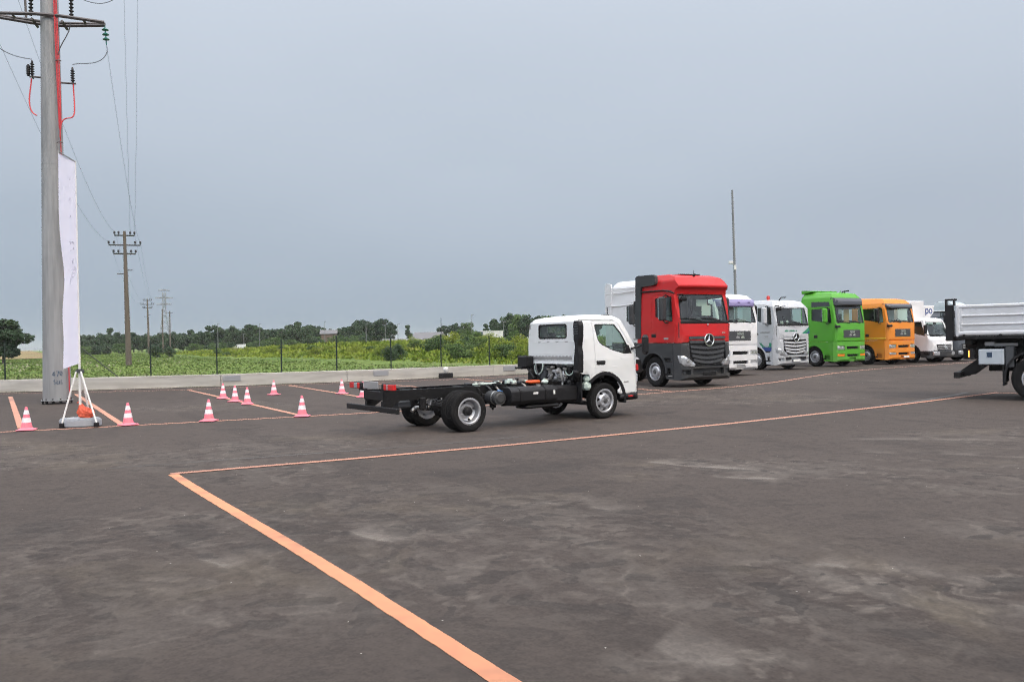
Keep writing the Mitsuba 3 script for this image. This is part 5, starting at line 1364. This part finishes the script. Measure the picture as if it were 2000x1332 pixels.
def flat_truck(name, label, x, y, deg, paint, roof, style, visor='visor_grey', wt=3.2, vh=.38):
    """Upright cab with a dark visor over the windscreen, square grille panel and slotted bumper."""
    t = thing(name, label, 'truck')
    to = pl(x, y, deg)
    hw = 1.215
    top = roof
    side = [(-.86, 1.32), (-.86, top - .25), (-.80, top - .02), (-.55, top), (.45, top - .03), (.96, top - .12), (1.15, wt + vh + .01), (1.20, wt + .06), (1.40, 2.24), (1.44, 1.8), (1.43, 1.32)]
    fr = [(hw, 1.2), (hw, 2.25), (hw - .03, wt), (hw - .12, top - .32), (hw - .32, top - .06), (hw - .6, top + .05)]
    spec = dict(hw=hw, x0=-.86, x1=1.45, floor=1.42, side=side, front=fr, rs=.05, rfr=.08, rp=.22, bulge=.06, tuck=.02, hwz=[(1.2, hw), (2.25, hw), (wt, hw - .03)],
                ws=[(1.08, 2.27), (-1.08, 2.27), (-1.02, wt), (1.02, wt)], wsx=((2.24, 1.40), (wt, 1.215)), sw=[(-.14, 3.03), (1.06, 3.05), (1.18, 2.27), (1.02, 2.27), (-.02, 2.42), (-.14, 2.44)],
                door=[(-.28, 1.36), (-.28, 3.08), (1.14, 3.10), (1.31, 2.2), (1.32, 1.36)], handle=(.12, 1.58, .22, .16), paint=paint, lining='interior_grey', seat='interior_dark')
    warp, ysf, xs = build_cab(t, to, spec)
    lo = [(-.88, 1.31), (-.88, .95), (-.70, .88)] + arch(.62, .0, .50, 2.6, -.10, 16) + [(.66, .30), (1.36, .27), (1.46, .36), (1.47, .9), (1.455, 1.305)]
    lp = ext(poly(lo, .03), 'y', -1.23, 1.23) ^ ext(sg.Polygon([(-1, -1.23), (1.24, -1.23), (1.40, -1.12), (1.48, -.9), (1.48, .9), (1.40, 1.12), (1.24, 1.23), (-1, 1.23)]), 'z', 0, 3)
    lp = lp - box(-.95, .60, -.98, .98, .1, 1.4) - box(1.36, 2, -.47, .47, .91, 1.05) - box(1.36, 2, -.45, .45, .52, .65) - box(1.36, 2, -.25, .25, .2, .48)
    lp = lp - box(1.42, 2, -1.3, 1.3, 1.285, 1.30)
    for sgn in (-1, 1):
        a, b = sorted((sgn * 1.08, sgn * 1.5))
        lp = lp - box(.62, 1.04, a, b, .38, .60)
        a, b = sorted((sgn * 1.215, sgn * 1.3))
        lp = lp - box(1.22, 1.235, a, b, .3, 1.4) - box(.62, 1.2, a, b, .66, .675)
        for z0, z1 in ((.87, 1.09), (.53, .67)):
            a, b = sorted((sgn * .60, sgn * 1.10))
            lp = lp - box(1.40, 2, a, b, z0, z1)
    obj('bumper', lp, paint, t, to, warp=warp, ref=.18, smooth=32)
    obj('slot_backing', [box(1.34, 1.37, -.5, .5, .88, 1.08), box(1.34, 1.37, -.5, .5, .5, .68)], 'plastic_black', t, to, warp=warp)
    for z in (.955, 1.005):
        obj('grille_slat', box(1.37, 1.42, -.46, .46, z - .012, z + .012), 'plastic_black', t, to, warp=warp)
    for sgn in (-1, 1):
        a, b = sorted((sgn * .61, sgn * 1.09))
        hk = obj('headlight', box(1.36, 1.44, a, b, .88, 1.08, .02), 'lamp_clear', t, to, warp=warp, ref=.15)
        for yy in (.74, .95):
            obj('reflector', cyl((1.43, sgn * yy, .98), (1.452, sgn * yy, .98), .075, .06, 18), 'chrome', hk, to, warp=warp)
        obj('turn_signal', box(1.38, 1.445, a, b, .54, .66, .015), 'lamp_orange' if style == 'green' else 'lamp_clear', t, to, warp=warp, ref=.15)
        a, b = sorted((sgn * 1.07, sgn * 1.22))
        obj('step', box(.64, 1.02, a, b, .36, .40, .01), 'plastic_black', t, to)
        a, b = sorted((sgn * .4, sgn * 1.2))
        obj('arch_liner', ext(poly(arch(.65, 0, .50, -.2, 3.0, 20) + arch(.63, 0, .50, 3.0, -.2, 20)), 'y', a, b), 'plastic_black', t, to, smooth=40)
        a, b = sorted((sgn * 1.15, sgn * 1.242))
        obj('arch_trim', ext(poly(arch(.67, 0, .50, -.05, 2.7, 20) + arch(.60, 0, .50, 2.7, -.05, 20)), 'y', a, b), paint, t, to, smooth=40)
    # grille panel with lettering
    gp = obj('grille_panel', box(1.43, 1.455, -.66, .66, 1.50, 1.91, .012), 'plastic_mid', t, to, warp=warp, ref=.25)
    obj('maker_lettering', face_text('MAN', .12, 1.456, 0, 1.74, True), 'chrome', gp, to, smooth=False)
    for yy in (-.14, .14):
        obj('badge_mark', ext(poly([(yy - .10, 1.60), (yy + .10, 1.60), (yy + .08, 1.68), (yy - .02, 1.70), (yy - .09, 1.66)], .01), 'x', 1.455, 1.461), 'chrome' if yy > 0 else 'badge_grey', gp, to)
    # visor over the windscreen
    h = vh
    vs = poly([(1.18, wt + .02), (1.42, wt - .03), (1.45, wt + .04), (1.40, wt + h * .55), (1.22, wt + h), (1.0, wt + h + .015)], .04)
    obj('sun_visor', ext(vs, 'y', -1.12, 1.12) ^ ext(sg.Polygon([(0, -1.12), (1.10, -1.12), (1.30, -1.06), (1.42, -.92), (1.47, -.7), (1.47, .7), (1.42, .92), (1.30, 1.06), (1.10, 1.12), (0, 1.12)]), 'z', 0, 6), visor, t, to, warp=warp, ref=.2, smooth=40)
    mirror_head(t, to, .90, 2.30, 3.03, 1.30, .22, .24, m='plastic_black' if style != 'green' else paint)
    obj('corner_mirror', [box(1.34, 1.56, -1.24, -1.02, 2.02, 2.14, .03), tube([(1.3, -1.15, 2.2), (1.44, -1.15, 2.1)], .02, 5)], 'plastic_black', t, to)
    running_gear(t, to)
    return t, to, warp


# white one with the violet visor
t, to, warp = flat_truck('tractor_truck', 'white truck with violet visor band above its windscreen, between the red and the silver truck', 8.97, 36.35, -60, 'paint_white_plain', 3.56, 'white', 'paint_violet', 2.96, .30)
obj('roof_horn', [tube([(.3, .2, 3.5), (.35, .2, 3.72), (.5, .25, 3.74)], .03, 6)], 'plastic_black', t, to)
obj('number_plate', box(1.49, 1.50, -.26, .26, .34, .45, .004), 'badge_grey', t, to)
obj('windscreen_item', [box(.95, 1.0, .35, .85, 2.30, 2.42, .02), box(.2, .22, .1, .9, 2.3, 2.95)], 'paper', t, to)
for yy in (-.6, 0, .6):
    obj('visor_lamp', box(1.38, 1.43, yy - .06, yy + .06, 3.10, 3.16, .01), 'paint_violet', t, to)
# green one
t, to, warp = flat_truck('tractor_truck', 'bright green tall cab truck with dark visor, tallest roof of the parked row', 17.05, 44.4, -60, 'paint_green', 3.94, 'green')
obj('roof_fairing', ext(poly([(-.93, 3.86), (-.80, 3.90), (-.2, 3.98), (-.2, 4.01), (-.7, 4.06), (-.93, 4.06)], .02), 'y', -1.0, 1.0), 'paint_green', t, to)
for x, y in ((.15, -.8), (.4, -.3), (.55, .25), (.2, .3)):
    obj('roof_lamp_mount', box(x - .02, x + .02, y - .02, y + .02, 3.84, 3.99, .005), 'paint_green', t, to)
obj('roof_horn', [tube([(.6, .5, 3.8), (.62, .5, 3.98), (.9, .5, 3.98)], .035, 6), tube([(.7, .2, 3.8), (.72, .2, 3.94), (.95, .2, 3.94)], .03, 6)], 'plastic_black', t, to)
for sgn in (-1, 1):
    a, b = sorted((sgn * 1.175, sgn * 1.197))
    obj('sleeper_window', ext(poly([(-.14, 3.42), (1.0, 3.38), (1.06, 3.14), (-.14, 3.14)], .03), 'y', a, b), 'visor_grey', t, to, warp=warp)
mat('curtain_cloth', (.62, .42, .18), .9)
obj('windscreen_curtain', box(.90, .93, .02, .45, 2.28, 3.02, .01), 'curtain_cloth', t, to)
obj('windscreen_item', box(.95, .97, -.45, -.2, 2.75, 3.0, .005), 'paper', t, to)
# orange one
t, to, warp = flat_truck('tractor_truck', 'orange truck with dark visor, between the green truck and the small white truck', 20.35, 45.75, -60, 'paint_orange', 3.62, 'orange', wt=3.03, vh=.24)
mat('stripe_yellow', (.85, .55, .05), .4)
for sgn in (-1, 1):
    obj('door_stripe', box(-.25, 1.30, *sorted((sgn * 1.21, sgn * 1.226)), 1.395, 1.46, .004), 'stripe_yellow', t, to, warp=warp)
obj('number_plate', box(1.485, 1.495, -.05, .42, .36, .46, .004), 'paper', t, to)
obj('windscreen_item', [box(.95, .97, -.75, -.5, 2.8, 3.0, .005), box(.25, .28, -.6, .9, 2.3, 3.0)], 'paper', t, to)

# tall slate one in the second row
t, to, warp = flat_truck('tractor_truck', 'tall slate cab with pale roof fairing in the back, left of the tipper bed', 30.24, 56.65, -60, 'paint_slate', 3.12, 'slate', wt=2.82, vh=.18)
mat('fairing_pale', (.40, .46, .48), .4, coat=.3)
obj('roof_fairing', ext(poly([(-.85, 3.06), (-.85, 3.70), (-.6, 3.80), (.1, 3.74), (.6, 3.5), (.9, 3.1)], .06), 'y', -.8, .8) ^ ext(sg.Polygon(sym([(.80, 3.0), (.80, 3.4), (.66, 3.74), (.4, 3.85)])), 'x', -3, 3), 'fairing_pale', t, to, smooth=40)
obj('fairing_edge', box(-.85, .95, -.95, .95, 3.10, 3.16, .02), 'paint_white_plain', t, to)

# ------------------------------------------------------------------ small trucks
SW_ = (.42, .23, .245, False, 6, .035, .09, 6)
SR_ = (.42, .23, .245, True, 6, .035, .10, 6)


def small_truck(name, label, x, y, paint):
    t = thing(name, label, 'truck')
    to = pl(x, y, -60)
    hw = 1.06
    side = [(-.55, 1.0), (-.55, 2.42), (-.40, 2.52), (.42, 2.50), (.68, 2.42), (1.10, 1.42), (1.28, 1.30), (1.36, .95), (1.34, .66), (.62, .66)] + arch(.56, 0, .44, .4, 2.4, 12) + [(-.44, .98)]
    spec = dict(hw=hw, x0=-.55, x1=1.38, floor=1.05, side=side, front=[(hw, .5), (hw, 1.4), (hw - .05, 2.0), (hw - .16, 2.36), (hw - .4, 2.52), (.3, 2.56)], rs=.05, rfr=.06, rp=.30, bulge=.14, tuck=.05, hwz=[(.5, hw), (1.4, hw), (2.0, hw - .05), (2.36, hw - .15)],
                ws=[(.88, 1.46), (-.88, 1.46), (-.80, 2.32), (.80, 2.32)], wsx=((1.44, 1.09), (2.42, .68)), sw=[(.10, 2.28), (.60, 2.28), (.92, 1.62), (.92, 1.50), (.55, 1.56), (.10, 1.68)],
                door=[(.02, .70), (.02, 2.36), (.65, 2.36), (1.06, 1.45), (1.02, .70), (.65, .70), (.5, .75), (.3, .95)], handle=(.14, 1.36, .18, .06), paint=paint, lining='interior_grey', seat_x=-.1, cuts=[box(-.5, .5, -.9, .9, .3, 1.04)])
    warp, ysf, xs = build_cab(t, to, spec)
    obj('grille', ext(poly([(-.72, 1.02), (.72, 1.02), (.62, .68), (-.62, .68)], .03), 'x', 1.33, 1.375), 'plastic_dark', t, to, warp=warp, ref=.2)
    for z in (.94, .85, .76):
        obj('grille_slat', box(1.36, 1.395, -.64, .64, z - .018, z + .018, .006), 'badge_grey', t, to, warp=warp, ref=.2)
    star_badge(t, to, 1.405, 0, .86, .115)
    bp_ = ext(poly([(.66, .30), (1.30, .28), (1.42, .36), (1.44, .64), (1.3, .67), (.66, .66)], .03), 'y', -1.09, 1.09) ^ ext(sg.Polygon([(0, -1.09), (1.1, -1.09), (1.45, -.8), (1.45, .8), (1.1, 1.09), (0, 1.09)]), 'z', 0, 2)
    obj('bumper', bp_, 'plastic_dark', t, to, warp=warp, ref=.2)
    for sgn in (-1, 1):
        a, b = sorted((sgn * .56, sgn * .98))
        obj('headlight', box(1.32, 1.452, a, b, .41, .62, .03), 'lamp_clear', t, to, warp=warp, ref=.15)
        a, b = sorted((sgn * .95, sgn * 1.09))
        obj('arch_trim', ext(poly(arch(.62, 0, .44, -.1, 2.6, 20) + arch(.54, 0, .44, 2.6, -.1, 20)), 'y', a, b), 'plastic_black', t, to, smooth=40)
        a, b = sorted((sgn * .98, sgn * 1.075))
        obj('step', box(.62, 1.1, a, b, .44, .62, .02), 'plastic_black', t, to)
    mirror_head(t, to, 1.02, 1.62, 2.12, 1.14, .14, .2, m='plastic_black')
    obj('interior_mirror', box(.88, .92, -.35, -.1, 2.14, 2.24, .02), 'plastic_black', t, to)
    running_gear(t, to, -3.6, .92, (SW_, SR_), .62, -5.4, False)
    return t, to, warp


t, to, warp = small_truck('box_truck', 'small white box truck with black bumper, to the right of the orange truck', 23.3, 46.93, 'paint_white_plain')
bk = obj('box_body', box(-5.6, -.66, -1.22, 1.22, .98, 3.52, .04), 'box_white', t, to)
for x in (-5.57, -.69):
    for sgn in (-1, 1):
        a, b = sorted((sgn * 1.19, sgn * 1.235))
        obj('corner_trim', box(x - .03, x + .03, a, b, .98, 3.52, .01), 'bed_silver', bk, to)

t, to, warp = small_truck('tipper_truck', 'small dark truck with bright headlight, seen below the tipper bed', 25.5, 48.45, 'paint_slate')
obj('flat_bed', [box(-5.2, -.7, -1.15, 1.15, .98, 1.10, .02), box(-.72, -.66, -1.15, 1.15, 1.0, 1.9, .02)], 'plastic_dark', t, to)

# box truck behind, only a corner with its lettering showing
t = thing('box_truck', 'second white box truck farther back, showing only a corner with the letters po', 'truck')
X2, Y2 = 33.2, 64.06
to = pl(X2, Y2, -60)
bk = obj('box_body', box(-6.6, -.66, -1.25, 1.25, .98, 3.80, .04), 'box_white', t, to)
obj('lettering', face_text('po', .50, -.655, -.38, 3.17, True, 1.15), 'decal_blue', t, to, smooth=False)
obj('cab', ext(poly([(-.6, .7), (-.6, 2.2), (.6, 2.3), (1.2, 1.4), (1.5, 1.2), (1.5, .5), (-.5, .5)], .08), 'y', -1.05, 1.05), 'paint_white_plain', t, to, smooth=40)
running_gear(t, to, -3.8, .92, (SW_, SR_), .62, -6.2, False)

# ------------------------------------------------------------------ tipper at the right edge
t = thing('tipper_truck', 'tipper truck with silver dropside bed cut off by the right edge of the picture', 'truck')
to = pl(13.06, 20.6, -37)                          # origin on the ground under the rear axle
R2 = (.53, .315, .30, True, 8, .035, .13, 10)
BY0, BX0, BX1 = 1.25, -1.58, 3.7
for sgn in (-1, 1):
    s_ = lambda a, b: sorted((sgn * a, sgn * b))
    bk = obj('dropside', box(BX0 + .08, BX1, *s_(1.215, 1.235), 1.60, 2.33), 'bed_silver', t, to)
    # four long pressed fields between ridges
    for z0, z1 in ((1.71, 1.845), (1.875, 2.06), (2.09, 2.255)):
        obj('dropside_field', box(BX0 + .16, BX1 - .06, *s_(1.234, 1.243), z0 + .012, z1 - .012, .006), 'bed_silver', bk, to, smooth=False)
    obj('dropside_rail', box(BX0 + .05, BX1, *s_(1.21, 1.27), 2.265, 2.345, .02), 'bed_silver', bk, to)
    obj('dropside_rail', box(BX0 + .05, BX1, *s_(1.21, 1.285), 1.585, 1.695, .03), 'bed_silver', bk, to)
    for z in (1.86, 2.075):
        obj('dropside_rail', box(BX0 + .10, BX1, *s_(1.225, 1.275), z - .024, z + .024, .016), 'bed_silver', bk, to)
    obj('end_post', box(BX0, BX0 + .07, *s_(1.20, 1.28), 1.56, 2.36, .015), 'bed_silver', t, to)
    obj('end_post', box(BX0 + .09, BX0 + .15, *s_(1.232, 1.262), 1.70, 2.27, .01), 'bed_silver', t, to)
    for x in np.arange(BX0 + .18, BX1, .78):
        obj('hinge', [box(x - .03, x + .03, *s_(1.25, 1.30), 1.55, 1.62, .01)], 'plastic_black', t, to)
    obj('side_sill', box(BX0, BX1, *s_(1.14, 1.262), 1.49, 1.575, .01), 'frame_black', t, to)
    obj('mudguard', ext(poly(arch(.68, .10, .55, -.1, 3.3, 26) + arch(.63, .10, .55, 3.3, -.1, 26)), 'y', *s_(.62, 1.235)), 'plastic_black', t, to, smooth=40)
    wheel(t, to, .10, sgn * 1.05, .53, R2, sgn > 0, 10)
    wheel(t, to, .10, sgn * .72, .53, R2, sgn > 0, 0, ('tyre', 'rim'))
    wheel(t, to, 3.9, sgn * 1.05, .53, BW, sgn > 0, 10)
    obj('under_guard', box(.9, 3.0, *s_(1.12, 1.16), .62, .92, .01), 'frame_black', t, to)
obj('bed_floor', box(BX0 + .03, BX1, -1.21, 1.21, 1.575, 1.61), 'bed_silver', t, to)
obj('headboard', box(BX1, BX1 + .08, -1.25, 1.25, 1.57, 2.75, .02), 'bed_silver', t, to)
obj('tailgate', box(BX0 - .03, BX0 + .0, -1.18, 1.18, 1.60, 2.33, .01), 'bed_silver', t, to)
fk = obj('tail_frame', [box(BX0 - .24, BX0 - .06, -1.24, -1.06, 1.46, 2.36, .02), box(BX0 - .24, BX0 - .06, 1.06, 1.24, 1.46, 2.36, .02), box(BX0 - .20, BX0 - .08, -1.08, 1.08, 1.46, 1.58, .01)], 'plastic_black', t, to)
obj('bracket', [box(BX0 - .24, BX0 - .20, -1.24, -1.06, 2.34, 2.50, .005), box(BX0 - .24, BX0 + .02, -1.22, -1.08, 2.47, 2.51, .01), box(BX0 - .06, BX0 - .02, -1.24, -1.08, 2.34, 2.48, .005), box(BX0 - .28, BX0 - .06, -1.24, -1.10, 1.95, 2.12, .02)], 'plastic_black', fk, to)
chassis(t, to, -1.55, 5.0, .98, 1.25, .43, .09, (-1.45, -.6, .6, 1.8, 3.0))
obj('sub_frame', [box(-1.5, 3.6, -.42, -.34, 1.26, 1.49), box(-1.5, 3.6, .34, .42, 1.26, 1.49), box(-1.4, -1.25, -1.15, 1.15, 1.36, 1.49, .01), box(-.05, .1, -1.15, 1.15, 1.36, 1.49, .01), box(1.4, 1.55, -1.15, 1.15, 1.36, 1.49, .01)], 'frame_black', t, to, smooth=False)
obj('hydraulic_block', [box(-1.0, -.78, -1.0, -.8, 1.32, 1.43, .02), cyl((-.8, -.9, 1.35), (-.3, -.9, 1.35), .05)], 'badge_grey', t, to)
obj('underrun_bar', box(-1.66, -1.52, -1.20, 1.20, .53, .68, .012), 'frame_black', t, to)
for y in (-.5, .5):
    obj('bar_bracket', ext(poly([(-1.64, .55), (-1.64, .66), (-1.2, 1.0), (-.85, 1.0), (-1.4, .56)]), 'y', y - .06, y + .06), 'frame_black', t, to)
obj('bar_bracket', box(-1.05, -.45, .1, 1.0, .66, .84, .02), 'frame_black', t, to)
mat('box_blue_grey', (.44, .49, .53), .5)
bk = obj('tool_box', box(-1.10, -.56, -1.24, -.75, .87, 1.245, .012), 'box_blue_grey', t, to, label='grey white metal tool box hanging under the bed')
obj('door', box(-1.085, -.62, -1.252, -1.238, .885, 1.23, .006), 'box_blue_grey', bk, to)
obj('latch', box(-.92, -.81, -1.262, -1.25, 1.05, 1.17, .004), 'sign_navy', bk, to)
obj('drain_knob', cyl((-1.02, -1.15, .78), (-1.02, -1.15, .87), .03), 'plastic_black', t, to)
obj('side_plate', box(-.54, -.36, -1.20, -.70, .80, 1.30, .02), 'plastic_mid', t, to)
lk = obj('rear_lamp', box(-1.30, -1.20, -1.23, -1.0, 1.0, 1.26, .02), 'plastic_black', t, to)
scene['lamp_lit'] = {'type': 'twosided', 'bsdf': {'type': 'diffuse', 'reflectance': {'type': 'rgb', 'value': [.6, .2, .04]}}}
key = obj('orange_lens', box(-1.325, -1.30, -1.22, -1.10, 1.05, 1.22, .008), 'lamp_lit', lk, to, label='glowing orange lamp beside the tool box')
scene[key]['emitter'] = {'type': 'area', 'radiance': {'type': 'rgb', 'value': [1.6, .50, .09]}}
obj('rear_lamp', box(-1.30, -1.20, 1.0, 1.23, 1.0, 1.26, .02), 'plastic_black', t, to)
obj('mud_flap', box(-.60, -.56, -1.23, -.62, .36, .9, .01), 'plastic_black', t, to)
obj('axle', tube([(0, -1.1, .53), (0, 1.1, .53)], .11, 10), 'frame_black', t, to)
# what sticks out above the bed, and the cab beyond the frame
obj('crane_joint', [cyl((.48, -.2, 2.3), (.48, -.2, 2.45), .07), box(.52, .72, -.3, -.1, 2.3, 2.40, .03)], 'plastic_black', t, to)
mat('crane_red', (.60, .05, .05), .4)
obj('crane_part', box(.62, .95, -.25, -.05, 2.33, 2.42, .02), 'crane_red', t, to)
cabp = ext(poly([(3.95, 1.2), (3.95, 3.0), (4.2, 3.1), (5.5, 3.0), (5.85, 2.1), (5.9, .5), (4.6, .5), (4.5, 1.1)], .1), 'y', -1.22, 1.22)
cabp = cabp - ext(poly([(4.5, 2.75), (5.35, 2.75), (5.6, 2.1), (4.5, 2.1)], .04), 'y', -3, -1.17) - ext(poly([(4.5, 2.75), (5.35, 2.75), (5.6, 2.1), (4.5, 2.1)], .04), 'y', 1.17, 3) - box(5.5, 6.5, -1.05, 1.05, 2.1, 2.85)
obj('cab', cabp, 'paint_white_plain', t, to, smooth=40)
obj('side_window', [box(4.52, 5.4, -1.185, -1.175, 2.1, 2.75), box(4.52, 5.4, 1.175, 1.185, 2.1, 2.75)], 'visor_grey', t, to)
obj('windscreen', box(5.49, 5.5, -1.05, 1.05, 2.1, 2.85), 'visor_grey', t, to)
